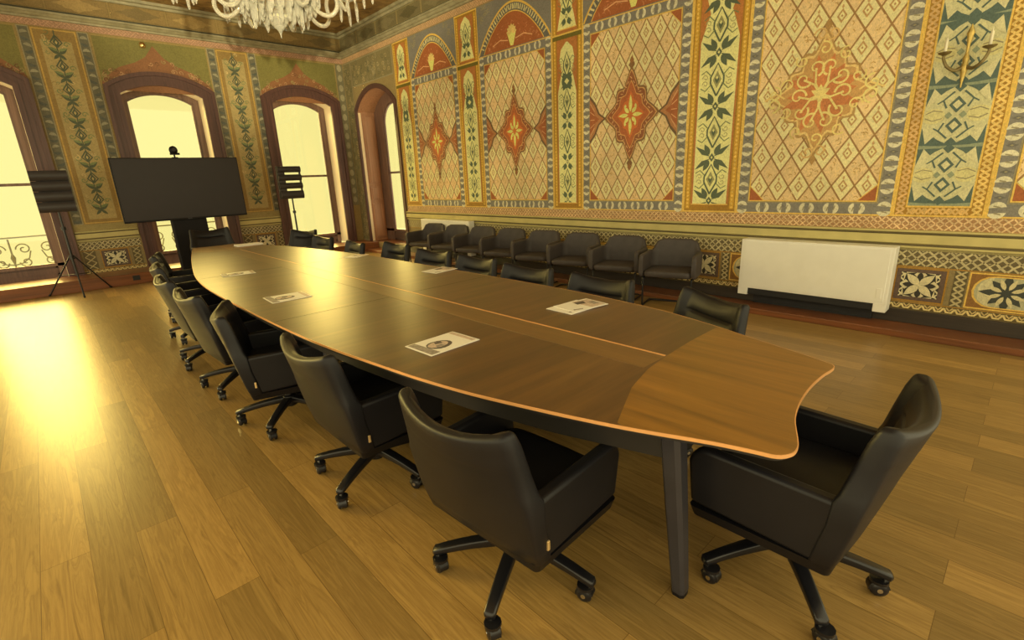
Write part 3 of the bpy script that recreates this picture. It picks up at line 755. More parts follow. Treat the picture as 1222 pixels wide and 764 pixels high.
# ------------------------------------------------------------------ windows
def outline(cx, half, zb, zs, rise, n=18):
    return [(cx - half, zb), (cx + half, zb)] + arc(cx, half, zs, rise, n)
def ring(mb, A, B, f, h0, h1, mi=0, skip=1):
    """solid band between two outlines with equal point counts; skip = open bottom edge"""
    n = len(A)
    for i in range(skip, n):
        j = (i + 1) % n
        vs = [f(*A[i], h0), f(*A[j], h0), f(*B[j], h0), f(*B[i], h0), f(*A[i], h1), f(*A[j], h1), f(*B[j], h1), f(*B[i], h1)]
        mb.add(vs, [(0, 1, 2, 3), (4, 7, 6, 5), (0, 4, 5, 1), (2, 6, 7, 3), (1, 5, 6, 2), (0, 3, 7, 4)], mi)
def make_window(n, spec, f, depth, casew, label, rail_z=1.71, glassb=.40, sashw=.115):
    cx, half, zb, zs, rise = spec
    w = empty('window_%d' % n); tag(w, label, kind='structure')
    A = outline(cx, half, zb, zs, rise)
    mb = MB()
    steps = [(0, .07, .045), (.07, .15, .03), (.15, casew, .06)] if casew > .15 else [(0, casew, .03)]
    for a, b, t in steps:
        ring(mb, outline(cx, half + a, zb, zs + a * .55, rise + a * .5), outline(cx, half + b, zb, zs + b * .55, rise + b * .5), f, -t, 0.0)
    mb.build('window_casing', 'casing', w)
    mb = MB(); ring(mb, A, outline(cx, half + .05, zb, zs + .03, rise), f, 0.004, depth); mb.build('window_jamb', 'jamblit' if n < 4 else 'jamb', w)
    # sash frame with panel below the glass, meeting rail
    mb = MB(); s0 = outline(cx, half + .04, zb, zs + .04, rise); s1 = outline(cx, half - sashw + .02, zb, zs - sashw * .55, rise - .02)
    ring(mb, s1, s0, f, depth - .07, depth - .01)
    s2 = outline(cx, half - sashw - .012, zb, zs - sashw * .6 - .012, rise - .02)
    ring(mb, s2, s1, f, depth - .05, depth - .02)
    x0, x1 = cx - half, cx + half
    def bx(a, b, z0, z1, h0, h1):
        vs = [f(u, v, h) for h in (h0, h1) for v in (z0, z1) for u in (a, b)]
        mb.add(vs, [(0, 1, 3, 2), (4, 6, 7, 5), (0, 4, 5, 1), (2, 3, 7, 6), (0, 2, 6, 4), (1, 5, 7, 3)])
    bx(x0, x1, glassb - .05, glassb, depth - .07, depth - .01)
    bx(x0, x1, rail_z - .022, rail_z + .022, depth - .06, depth - .015)
    mb.build('window_sash', 'sash', w)
    mb = MB(); 
    def bx2(a, b, z0, z1, h0, h1):
        vs = [f(u, v, h) for h in (h0, h1) for v in (z0, z1) for u in (a, b)]
        mb.add(vs, [(0, 1, 3, 2), (4, 6, 7, 5), (0, 4, 5, 1), (2, 3, 7, 6), (0, 2, 6, 4), (1, 5, 7, 3)])
    bx2(x0, x1, zb - .19, glassb - .05, depth - .05, depth - .01); bx2(x0 + .1, x1 - .1, zb + .04, glassb - .08, depth - .065, depth - .05)
    mb.build('window_panel', 'casingdark', w)
    g = outline(cx, half - sashw, glassb, zs - sashw * .6, rise - .02)
    mb = MB(); mb.prism(g, f, depth - .035, depth - .03); mb.build('window_pane', 'glass', w)
    return w
fb = lambda u, v, h: Vector((u, YW + h, v))
make_window(1, WIN[0], fb, .42, .21, 'arched window at the far left, behind the slatted stand')
make_window(2, WIN[1], fb, .42, .21, 'arched window behind the television')
make_window(3, WIN[2], fb, .42, .21, 'arched window nearest the corner')
fr = lambda u, v, h: Vector((XW + h, u, v))
w4 = make_window(4, NC, fr, .47, .085, 'deep arched window recess in the patterned wall', glassb=.45, sashw=.37)
mb = MB()       # panelling on the far reveal of the recess
for z0, z1 in ((.25, 1.05), (1.12, 1.42), (1.50, 2.95)):
    for a, b, t in ((.09, .38, .02), (.12, .35, .034)):
        e = .03 if t > .025 else 0
        mb.box(XW + a, XW + b, NC[0] + NC[1] - t, NC[0] + NC[1], z0 + e, z1 - e)
mb.build('reveal_panel', 'jamb', w4, bevel=.006)
mb = MB(); mb.box(XW + .003, XW + .06, NC[0] + NC[1] - .012, NC[0] + NC[1], .19, 3.0); mb.build('reveal_lit_edge', 'jamblit', w4)  # strip in the daylit tone, painting the lit edge of the reveal
mb = MB(); mb.box(XW, XW + .47, NC[0] - NC[1], NC[0] + NC[1], 0, .19); mb.build('recess_floor', 'step', w4)
# iron balcony railings outside the windows
def railing(cx, label):
    o = MB(); r = .011
    y = YW + .75
    def S(pts, rr=r): o.tube([(x, y, z) for x, z in pts], rr, 6)
    S([(cx - .95, .86), (cx + .95, .86)], .014); S([(cx - .95, .30), (cx + .95, .30)], .014)
    for k in range(3):
        c = cx - .62 + .62 * k
        S([(c, .30), (c, .84)], .014); o.add([(c, y, .62), (c + .035, y, .52), (c, y + .01, .36), (c - .035, y, .52), (c, y - .01, .5)], [(0, 1, 4), (1, 2, 4), (2, 3, 4), (3, 0, 4), (0, 3, 2, 1)])
        for d in (1, -1):
            S(spiral(c + d * .16, .66, .10, .02, pi if d > 0 else 0, 1.3 * -d, 26)); S(spiral(c + d * .15, .44, .085, .015, pi if d > 0 else 0, 1.3 * d, 24))
            S([(c, .40), (c + d * .10, .42), (c + d * .2, .50), (c + d * .24, .62)])
    ob = o.build('balcony_railing', 'iron', smooth=40)
    tag(ob, label, 'railing', 'balcony railings outside the windows')
railing(-.47, 'scrolled iron balcony railing outside the far left window'); railing(2.09, 'scrolled iron balcony railing outside the window behind the television')
# ------------------------------------------------------------------ conference table
LEFT = [(.43, 1.302), (.534, 1.27), (.733, 1.19), (.888, 1.137), (1.063, 1.085), (1.327, 1.015), (1.6, .965), (1.88, .93), (2.214, .892), (2.667, .864), (3.37, .85), (4.1, .848), (4.7, .868), (5.3, .93), (5.98, 1.045), (6.8, 1.2), (7.5, 1.345), (7.86, 1.43)]
RIGHT = [(.477, 2.143), (.563, 2.178), (.794, 2.258), (1.035, 2.345), (1.33, 2.43), (1.6, 2.472), (1.97, 2.512), (2.36, 2.53), (3.3, 2.537), (4.0, 2.537), (4.8, 2.535), (5.75, 2.465), (6.72, 2.33), (7.5, 2.11), (7.86, 1.99)]
def table_outline(ins=0.0):
    """counter-clockwise from the near left corner, along the near end, up the right side, back down the left"""
    near = [(1.318, .375), (1.355, .350), (1.40, .350), (1.45, .366), (1.567, .409), (1.697, .436), (1.85, .450), (1.99, .449), (2.085, .440), (2.125, .447)]
    far = [(1.955, 7.93), (1.90, 7.95), (1.75, 7.91), (1.60, 7.92), (1.50, 7.95), (1.455, 7.92)]
    pts = near + [(x, y) for y, x in RIGHT] + far + [(x, y) for y, x in reversed(LEFT)]
    return spline(pts, 4, True)
def make_table():
    t = empty('conference_table', (1.69, 4.1, 0))
    tag(t, 'long boat-shaped walnut conference table with a pale edge running down the room', 'table')
    def at(o): o.location = -Vector((1.69, 4.1, 0)); return o
    out = table_outline(); F = lambda u, v, h: Vector((u, v, h))
    mb = MB(); mb.prism(out, F, .7265, .7400)
    at(mb.build('tabletop', 'veneer', t))
    mb = MB(); c0 = (1.69, 4.1); inn = [(p[0] + (c0[0] - p[0]) / abs(c0[0] - p[0] + 1e-9) * .012 * min(1, abs(c0[0] - p[0]) / .2), p[1] + (.012 if p[1] < 1 else -.012 if p[1] > 7.5 else 0)) for p in out]; mb.prism(inn, F, .7115, .7266); at(mb.build('underlay', 'under', t))
    # pale edge banding all round
    mb = MB(); n = len(out); o2 = []
    for i in range(n):
        a, b = out[i - 1], out[(i + 1) % n]; dx, dy = b[0] - a[0], b[1] - a[1]; d = sqrt(dx * dx + dy * dy)
        o2.append((out[i][0] + dy / d * .003, out[i][1] - dx / d * .003))
    for i in range(n):
        j = (i + 1) % n; q = [out[i], out[j], o2[j], o2[i]]
        vs = [(x, y, z) for z in (.7295, .7405) for x, y in q]
        mb.add(vs, [(0, 3, 2, 1), (4, 5, 6, 7), (3, 2, 6, 7), (0, 1, 5, 4)])
    at(mb.build('edge_band', 'edge', t))
    # end veneer with the grain running lengthwise
    lo = [p for p in out if p[1] < .86]
    def x_at(tab, y): return interp(tab, y)
    arcn = [(2.32, 1.00), (2.05, 1.0), (1.818, .985), (1.628, .965), (1.438, .915), (1.18, .80)]
    L = [p for p in out if p[1] < .80 and p[0] < 1.42]; Rr = [p for p in out if p[1] < 1.0 and p[0] >= 1.42]
    body = sorted([p for p in L if p[1] > .40], key=lambda p: -p[1]) 
    startL = [p for p in out if p[0] < 1.42 and p[1] < .80]
    idx = [i for i, p in enumerate(out) if (p[1] < .80 and p[0] < 1.7) or (p[1] < 1.0 and p[0] >= 1.7)]
    s = [i for i in idx if i > n // 2] + [i for i in idx if i <= n // 2]
    poly = [out[i] for i in s] + arcn
    mb = MB(); mb.prism(poly, F, .7395, .7407); at(mb.build('end_panel', 'veneer2', t))
    mir = [p for p in out if p[1] > 7.25]
    idx = [i for i, p in enumerate(out) if p[1] > 7.25]
    poly = [out[i] for i in idx] + [(1.45, 7.2), (1.69, 7.1), (1.95, 7.2)]
    mb = MB(); mb.prism(poly, F, .7395, .7407); at(mb.build('end_panel', 'veneer2', t))
    # cable cover strip along the middle, with its pale edge
    mb = MB(); mb.box(1.63, 1.80, .985, 7.1, .7395, .7409); at(mb.build('cable_cover', 'strip', t))
    mb = MB(); mb.box(1.80, 1.814, .99, 7.1, .7395, .7415); at(mb.build('cover_edge', 'edge', t))
    for y in (2.98, 5.05):
        mb = MB(); mb.box(.875 if y < 4 else .915, 1.628, y, y + .004, .7395, .7404); mb.box(1.816, 2.52, y, y + .004, .7395, .7404); at(mb.build('seam', 'under', t))
    # dark apron set back under the top
    mb = MB()
    lp = [(interp(LEFT, y) + .175, y) for y in [.71 + k * .407 for k in range(17)]]; rp = [(interp(RIGHT, y) - .175, y) for y in [.71 + k * .407 for k in range(17)]]
    for a in (lp, rp):
        for p, q in zip(a, a[1:]): mb.add([(p[0] - .012, p[1], .562), (p[0] + .012, p[1], .562), (q[0] + .012, q[1], .562), (q[0] - .012, q[1], .562), (p[0] - .012, p[1], .713), (p[0] + .012, p[1], .713), (q[0] + .012, q[1], .713), (q[0] - .012, q[1], .713)], [(0, 1, 2, 3), (4, 7, 6, 5), (0, 4, 5, 1), (2, 6, 7, 3), (1, 5, 6, 2), (0, 3, 7, 4)])
    for e in (0, -1): mb.box(lp[e][0], rp[e][0], lp[e][1] - .012, lp[e][1] + .012, .562, .713)
    mb.box(1.6, 1.83, 1.0, 7.1, .64, .712)
    at(mb.build('apron', 'under', t))
    def leg(x, y, tx, ty):
        mb = MB()
        def rg(cx, cy, z, w): return [Vector((cx + dx * w, cy + dy * w, z)) for dx, dy in ((-.6, -1), (.6, -1), (1, -.6), (1, .6), (.6, 1), (-.6, 1), (-1, .6), (-1, -.6))]
        mb.loft([rg(x, y, .012, .024), rg(x, y, .03, .026), rg((x + tx) / 2, (y + ty) / 2, .37, .033), rg(tx, ty, .712, .038)])
        lg = at(mb.build('leg', 'legmetal', t))
        mb = MB(); mb.loft([rg(x, y, 0, .024), rg(x, y, .014, .025)]); mb.build('leg_foot', 'pan', lg)
    for x, y, tx, ty in ((1.405, .665, 1.375, .715), (2.16, .79, 2.165, .83), (1.06, 2.77, 1.09, 2.77), (2.32, 3.19, 2.29, 3.19), (1.07, 4.59, 1.10, 4.59), (2.32, 4.78, 2.29, 4.78), (1.50, 7.45, 1.53, 7.4), (1.92, 7.45, 1.89, 7.4)): leg(x, y, tx, ty)
    mb = MB()
    for k in (0, 1): mb.tube([(1.322, .815 + .03 * k, .655), (1.295, .815 + .03 * k, .655)], .009, 12)
    at(mb.build('cable_socket', 'chrome', t, smooth=40))
    return t
make_table()

# ------------------------------------------------------------------ swivel chairs
def make_swivel():
    c = empty('conference_chair')
    lm = 'leather'
    # back rest: loft of rounded sections, bowed in plan, dipping in the middle of its top edge
    TB = [(.300, .286, .030, -.166), (.306, .293, .034, -.169), (.36, .299, .036, -.182), (.46, .303, .036, -.203), (.545, .304, .034, -.221), (.575, .297, .032, -.228), (.64, .285, .031, -.242), (.668, .282, .0305, -.248), (.678, .281, .030, -.250), (.686, .280, .030, -.252), (.694, .279, .030, -.254), (.704, .278, .0295, -.256), (.75, .273, .028, -.266), (.785, .268, .025, -.276)]
    rings = []
    def rg(z, w, t, y, sag=1.0):
        pts = []
        for px, py in rrect(w, t, min(t * .95, .014 if z < .56 else .024), 26, 4):
            k = (px / w) ** 2; f = max(0, min(1, (z - .30) / .5))
            if py > t * .5: py -= .011 * exp(-((z - .686) / .009) ** 2) * smooth01((.20 - abs(px)) / .02)
            if py > 0 and z > .5: py += .013 * smooth01((abs(px) - .212) / .012) - .005 * max(0, 1 - abs(abs(px) - .208) / .012)
            pts.append(Vector((px, y + py - (.022 + .033 * f) * (1 - k), z - sag * .040 * f * f * (1 - k))))
        return pts
    for z, w, t, y in TB: rings.append(rg(z, w, t, y))
    z, w, t, y = TB[-1]
    for dz, k in ((.008, .86), (.014, .62), (.017, .3)): rings.append(rg(z + dz, w - .025 * (1 - k) , t * k, y - dz * .2))
    MB().loft(rings).build('backrest', lm, c, smooth=50)
    # arms : upholstered side panels
    for sgn in (-1, 1):
        prof = [(-.165, .303), (.248, .322), (.256, .335), (.268, .49)] + [(.268 - .07 + .07 * cos(a), .488 + .07 * sin(a)) for a in [pi / 2 * i / 6 for i in range(1, 7)]] + [(-.215, .545)]
        mb = MB()
        mb.prism(prof, lambda u, v, h: Vector((sgn * (h - .012 * (1 - (v - .3) / .26)), u, v)), .248, .300)
        mb.build('armrest', lm, c, smooth=30, bevel=.017, seg=4)
    # seat cushion
    mb = MB(); rs = []
    for z, w, d in ((.318, .235, .215), (.33, .246, .228), (.40, .247, .236), (.428, .244, .232), (.440, .232, .220), (.445, .20, .19)):
        rs.append([Vector((px, py + .018, z + (.008 * (1 - (px / .25) ** 2) if z > .42 else 0))) for px, py in rrect(w, d, .05, 8, 4)])
    mb.loft(rs).build('seat', lm, c, smooth=50)
    mb = MB(); rs = []
    for z, w, d, k in ((.262, .26, .205, 0), (.268, .279, .224, 0), (.308, .290, .234, 0)): rs.append([Vector((px, py + .026, z)) for px, py in rrect(w, d, .02, 6, 4)])
    mb.loft(rs).build('seat_pan', 'pan', c, smooth=40)
    # gold zip tags low on both rear corners
    for sgn in (1,):
        mb = MB(); mb.box(-.005, .005, -.006, .006, -.018, .018)
        tg = mb.build('zip_tag', 'tag', c, bevel=.0025, loc=(sgn * .3005, -.166, .372)); tag(tg, 'small gold zip tag')
    mb = MB(); mb.lathe([(.028, .15), (.028, .21), (.034, .215), (.034, .27)], 18)
    mb.box(-.075, .075, -.09, .09, .242, .27)
    mb.tube([(.06, .02, .252), (.16, .03, .248), (.2, .03, .25)], .007, 8)
    mb.build('column', 'blackmetal', c, smooth=40)
    star = MB().lathe([(.03, .075), (.044, .085), (.048, .12), (.042, .15), (.03, .158)], 20).build('star_base', 'blackmetal', c, smooth=40)
    for k in range(5):
        a = 2 * pi * k / 5; M = Matrix.Rotation(a, 4, 'Z')
        rs = []
        for i in range(7):
            t = i / 6; r = .03 + .300 * t; z = .128 - .035 * t * t - .008 * t; w = .026 - .005 * t; h = .020 - .006 * t
            rs.append([M @ Vector((r, px, z + py)) for px, py in rrect(w, h, .008, 2, 3)])
        r = .338; rs.append([M @ Vector((r, px * .7, .083 + py * .6)) for px, py in rrect(.017, .011, .007, 2, 3)])
        MB().loft(rs).build('leg', 'blackmetal', star, smooth=45)
        mb = MB(); b = a + (.6, -.9, 1.7, .3, -2.0)[k]; Q = Matrix.Translation(M @ Vector((.319, 0, 0))) @ Matrix.Rotation(b, 4, 'Z')
        mb.lathe([(.009, .052), (.009, .075), (.014, .076), (.014, .084)], 12, tuple(M @ Vector((.319, 0, 0))), 1)
        for sx in (-1, 1):        # twin wheels
            rs = []
            for xx, rr in ((.004, .020), (.006, .0285), (.017, .0295), (.023, .024), (.025, .012)):
                rs.append([Q @ Vector((sx * xx, .018 + rr * cos(2 * pi * q / 18), .0295 + rr * sin(2 * pi * q / 18))) for q in range(18)])
            mb.loft(rs, mi=0)
        # hood over the wheels
        rs = []
        for xx, rr in ((-.021, .026), (-.018, .0335), (.018, .0335), (.021, .026)):
            rs.append([Q @ Vector((xx, .018 + rr * cos(q * pi / 8 - .2), .0295 + rr * sin(q * pi / 8 - .2))) for q in range(9)])
        mb.loft(rs, closed=False, caps=False, mi=0)
        mb.lathe([(.0305, -.0), (.0305, .012)], 12, tuple(Q @ Vector((0, .018, .052))), 0)
        mb.tube([Q @ Vector((-.0265, .018, .0295)), Q @ Vector((.0265, .018, .0295))], .009, 12, 1)
        mb.build('caster', ['blackmetal', 'chrome'], star, smooth=45)
    return c
proto = make_swivel()
LEFTG, RIGHTG = 'swivel chairs along the left side of the table', 'swivel chairs along the right side of the table'
CH = [  # x, y, heading, star angle, label, group
    (1.09, 1.195, 3, 137, 'black leather swivel chair nearest the camera on the left, full back showing', LEFTG),
    (1.04, 2.235, 0, 137, 'black leather swivel chair second along the left side, just behind the nearest one', LEFTG),
    (.96, 3.27, -17, 156, 'black leather swivel chair third along the left, turned with its backrest edge on', LEFTG),
    (.93, 4.16, 3, 150, 'black leather swivel chair fourth along the left side, back towards the floor glare', LEFTG),
    (.93, 5.02, 0, 140, 'black leather swivel chair fifth along the left side of the table', LEFTG),
    (1.03, 5.98, -6, 150, 'black leather swivel chair sixth along the left side, next to last before the television', LEFTG),
    (1.17, 7.02, -14, 140, 'black leather swivel chair last and furthest along the left side, near the television', LEFTG),
    (1.80, .445, 90, 145, 'black leather swivel chair at the near end of the table, seen from its side', None),
    (1.86, 8.55, 268, 120, 'black leather swivel chair at the far end of the table in front of the television', None),
    (2.475, 1.33, 153, 10, 'black leather swivel chair turned askew, nearest on the right side of the table', RIGHTG),
    (2.53, 2.06, 180, 30, 'black leather swivel chair on the right, behind the two overlapping brochures', RIGHTG),
    (2.54, 2.80, 182, 50, 'black leather swivel chair third from the near end on the right side', RIGHTG),
    (2.63, 3.57, 180, 20, 'black leather swivel chair fourth from the near end on the right', RIGHTG),
    (2.66, 4.30, 184, 0, 'black leather swivel chair fifth from the near end on the right side', RIGHTG),
    (2.77, 5.26, 180, 15, 'black leather swivel chair sixth from the near end on the right', RIGHTG),
    (2.56, 5.93, 174, 40, 'black leather swivel chair seventh on the right, beside the small dark brochure', RIGHTG),
    (2.62, 7.0, 184, 10, 'black leather swivel chair next to last on the right, before the corner window', RIGHTG),
    (2.93, 8.35, 205, 0, 'black leather swivel chair last on the right, below the smaller slatted panel', RIGHTG),
]
for i, (x, y, h, sa, lab, g) in enumerate(CH):
    o = proto if i == 0 else copy_tree(proto)
    o.location = (x, y, 0); o.rotation_euler.z = R(h - 90); tag(o, lab, 'chair', g)
    for ch in o.children:
        if i == 8 and not ch.name.startswith('star_base'):        # this seat is raised higher
            if ch.name.startswith('column'): ch.scale.z = 1.62; ch.location.z = -.093
            else: ch.location.z += .13
        if ch.name.startswith('star_base'): ch.rotation_euler.z = R(sa - (h - 90))

# ------------------------------------------------------------------ guest armchairs on sled frames
def make_guest():
    c = empty('guest_armchair'); W, Dp = .288, .25
    # tub shell : arms and back in one wrapped band, back rising with rounded shoulders
    path = [(-W, .235)] + [(-W, .235 - .06 * i) for i in range(1, 6)] + [(-W + .11 - .11 * cos(a), -.10 - .11 * sin(a) + .0) for a in [pi / 2 * i / 6 for i in range(7)]]
    path += [(-.178 + .0356 * i, -.21 - .012 * sin(pi * i / 10)) for i in range(1, 10)]
    path += [(-x, y) for x, y in reversed(path[:13])]
    pts = spline(path, 3); n = len(pts)
    s = [0]
    for a, b in zip(pts, pts[1:]): s.append(s[-1] + sqrt((a[0] - b[0]) ** 2 + (a[1] - b[1]) ** 2))
    mid = s[-1] / 2; rings = []
    for i, (x, y) in enumerate(pts):
        a, b = pts[max(0, i - 1)], pts[min(n - 1, i + 1)]; dx, dy = b[0] - a[0], b[1] - a[1]; d = sqrt(dx * dx + dy * dy); nx, ny = -dy / d, dx / d
        q = abs(s[i] - mid)
        top = .605 + .125 * smooth01((.292 - q) / .08) - .02 * smooth01((q - .15) / .06) * smooth01((.30 - q) / .05)
        e = min(s[i], s[-1] - s[i]); bot = .345
        if e < .05: top -= .05 * (1 - sqrt(max(0, 1 - (1 - e / .05) ** 2))); bot += .03 * (1 - sqrt(max(0, 1 - (1 - e / .05) ** 2)))
        hh = (top - bot) / 2; zc = (top + bot) / 2; ring_ = []
        for px, py in rrect(hh, .024, .022, 6, 4):
            zz = zc + px; lean = -.045 * max(0, (zz - .40)) / .35 * smooth01((.36 - q) / .15)
            ring_.append(Vector((x + nx * py, y + ny * py + lean, zz)))
        rings.append(ring_)
    MB().loft(rings).build('shell', 'guest', c, smooth=50)
    rs = []
    for z, w, d in ((.352, .255, .205), (.362, .263, .217), (.40, .263, .222), (.418, .25, .212), (.422, .2, .17)):
        rs.append([Vector((px, py + .022, z)) for px, py in rrect(w, d, .06, 8, 4)])
    MB().loft(rs).build('seat', 'guest', c, smooth=50)
    r = .0115
    pth = [(-.265, -.12, .345), (-.265, .17, .335), (-.265, .205, .30), (-.265, .205, .05), (-.265, .19, .018), (-.265, .16, .0125), (-.265, -.06, .0125), (-.255, -.09, .0125), (-.225, -.105, .0125)]
    pth = pth + [(-x, y, z) for x, y, z in reversed(pth)]
    MB().tube(spline(pth, 4), r, 10).build('sled_frame', 'blackmetal', c, smooth=50)
    return c
gp = make_guest()
GORD = ['nearest the window recess', 'second from the window recess', 'third from the window recess', 'fourth from the window recess', 'fourth from the wide radiator', 'third from the wide radiator', 'second from the wide radiator', 'nearest the wide radiator']
for i in range(8):
    o = gp if i == 0 else copy_tree(gp)
    o.location = (5.12, 2.785 + .705 * (7 - i), 0); o.rotation_euler.z = R(104.5 + random.uniform(-1.5, 1.5))
    tag(o, 'dark grey guest armchair by the patterned wall, ' + GORD[i], 'armchair', 'guest armchairs along the wall')

# ------------------------------------------------------------------ brochures on the table
def brochure(name, x, y, ang, label, style, sx=.29, sy=.20, fold=False):
    mb = MB(); z = 0.0
    F = lambda u, v, h: Vector((u, v, h))
    mb.prism([(-sx / 2, -sy / 2), (sx / 2, -sy / 2), (sx / 2, sy / 2), (-sx / 2, sy / 2)], F, 0, .003, 0)
    def pr(poly, mi, k=1): mb.prism(poly, F, .0028, .0032 + .0004 * k, mi)
    rnd = random.Random(hash(label) % 1000 if False else int(x * 1000))
    if style == 'car':        # grey bands and a rounded photograph
        pr([(-sx * .47, -sy * .46), (-sx * .30, -sy * .46), (-sx * .33, sy * .46), (-sx * .47, sy * .46)], 1)
        pr([(sx * .38, -sy * .42), (sx * .47, -sy * .42), (sx * .47, sy * .46), (sx * .38, sy * .46)], 3)
        pr([(-sx * .26 + .07 * cos(a) * (1.1 if cos(a) > 0 else .8) + .04, .055 * sin(a) - .008) for a in [2 * pi * i / 16 for i in range(16)]], 2, 2)
        pr([(-sx * .26 + .055 * cos(a) + .045, .038 * sin(a) - .004) for a in [2 * pi * i / 14 for i in range(14)]], 3, 3)
        pr([(-.06, -.035), (-.02, -.04), (-.015, -.012), (-.05, -.01)], 1, 4); pr([(-.04, .005), (0, .0), (.005, .03), (-.03, .03)], 2, 4)
    else:
        pr([(sx * .05, -sy * .42), (sx * .46, -sy * .42), (sx * .46, sy * .40), (sx * .0, sy * .44)], 3)
        pr([(-.01, sy * .1), (.05, sy * .05), (.07, sy * .3), (.0, sy * .34)], 2, 2); pr([(.07, -sy * .2), (.11, -sy * .25), (.12, sy * .1), (.08, sy * .12)], 1, 2)
        pr([(-sx * .42, -sy * .34), (-sx * .2, -sy * .40), (-sx * .16, -sy * .34), (-sx * .40, -sy * .26)], 1, 2)
    o = mb.build(name, ['paper', 'ink', 'inkdark', 'inktan'])
    o.location = (x, y, ZT + .0012); o.rotation_euler.z = R(ang); tag(o, label, 'brochure', 'brochures on the table'); return o
brochure('brochure', 1.28, 1.875, 2, 'cream brochure with a rounded photograph, nearest on the left half of the table', 'car', .292, .21)
brochure('brochure', 2.235, 1.79, -8, 'upper cream brochure of the overlapping pair on the right half of the table', 'b', .27, .19).location.z += .004
brochure('brochure', 2.19, 1.805, -2, 'lower cream brochure peeking out beneath the overlapping pair on the right', 'c', .27, .20)
brochure('brochure', 2.445, 3.535, 8, 'cream brochure lying alone on the right edge before the fourth chair', 'b', .26, .19)
brochure('brochure', 1.16, 3.59, -3, 'glare-washed brochure on the left half of the table before the third chair', 'car', .27, .24)
brochure('brochure', 1.225, 5.03, -6, 'glare-washed brochure furthest along the left half of the table', 'car', .27, .19)
brochure('brochure', 2.42, 5.05, 30, 'small dark-printed brochure far along the right edge of the table', 'b', .24, .16)
o = MB().box(-.16, .16, -.11, .11, 0, .018).build('paper_stack', 'paper', bevel=.002); o.location = (2.03, 7.50, ZT + .0013); tag(o, 'thin stack of white papers at the far end of the table', 'papers')

# ------------------------------------------------------------------ radiators
def radiator(y0, y1, z0, z1, label):
    r = empty('radiator', (XW, (y0 + y1) / 2, 0)); tag(r, label, 'radiator', 'white radiators on the patterned wall')
    h = (y1 - y0) / 2; d = .20 if y0 < 3 else .15
    mb = MB(); mb.box(-.06, -.032, -h + .12, h - .12, .0605, z0 + .05); mb.build('kick_base', 'whitelow', r)
    mb = MB(); mb.box(-d, -.03, -h, h, z0 + .075, z1); mb.build('casing', 'white', r, bevel=.006)
    for s in (-1, 1):
        mb = MB(); a, b = (s * h, s * (h - .10)) if s > 0 else (-h, -h + .10)
        mb.box(-d, -.03, min(a, b), max(a, b), z0, z0 + .078); mb.build('foot', 'white', r, bevel=.004)
    mb = MB(); mb.box(-d + .015, -.03, -h + .1, h - .1, z0 + .01, z0 + .078); mb.build('grille', 'whitelow', r)
    mb = MB(); mb.box(-d - .004, -d + .002, -h + .03, h - .03, z0 + .10, z1 - .02); mb.build('front_panel', 'white', r, bevel=.002)
    mb = MB(); mb.box(-d - .008, -d - .002, -h + .05, -h + .09, z0 + .13, z0 + .22); mb.build('access_flap', 'white', r, bevel=.002)
    return r
radiator(.80, 2.13, .168, .765, 'wide white radiator on the patterned wall to the right of the armchairs')
radiator(6.86, 8.38, .168, .785, 'white radiator half hidden behind the far armchairs')

# ------------------------------------------------------------------ television on its stand
def television():
    t = empty('television', (1.86, 9.95, 0)); tag(t, 'large black television on a dark pillar stand in front of the middle window', 'television')
    mb = MB(); mb.box(-.90, .90, -.03, .04, 1.04, 2.035); mb.build('display_body', 'bezel', t, bevel=.006)
    mb = MB(); mb.box(-.885, .885, -.034, -.028, 1.07, 2.02); mb.build('screen', 'screen', t)
    mb = MB(); mb.box(-.03, .03, -.037, -.030, 1.046, 1.062); mb.build('badge', 'legmetal', t)
    mb = MB(); mb.box(-.26, .26, .045, .20, .03, 1.5); mb.build('pillar', 'bezel', t, bevel=.02, seg=3)
    mb = MB(); mb.box(-.5, .5, -.2, .38, 0, .03); mb.build('base_plate', 'bezel', t, bevel=.008)
television()
c = empty('video_camera', (1.84, 9.96, 2.0352)); tag(c, 'small round-headed video camera standing on top of the television', 'camera')
mb = MB(); mb.lathe([(.045, 0), (.045, .008), (.012, .014), (.012, .05)], 16); mb.build('mount', 'bezel', c, smooth=40)
mb = MB(); mb.sphere((0, 0, .115), .062, 18, 12, sc=(1, .9, 1.12)); mb.box(-.055, .075, -.03, .03, .045, .075); mb.build('head', 'bezel', c, smooth=40)
mb = MB(); mb.tube([(0, -.05, .125), (0, -.062, .125)], .028, 16); mb.build('lens', 'screen', c, smooth=40)

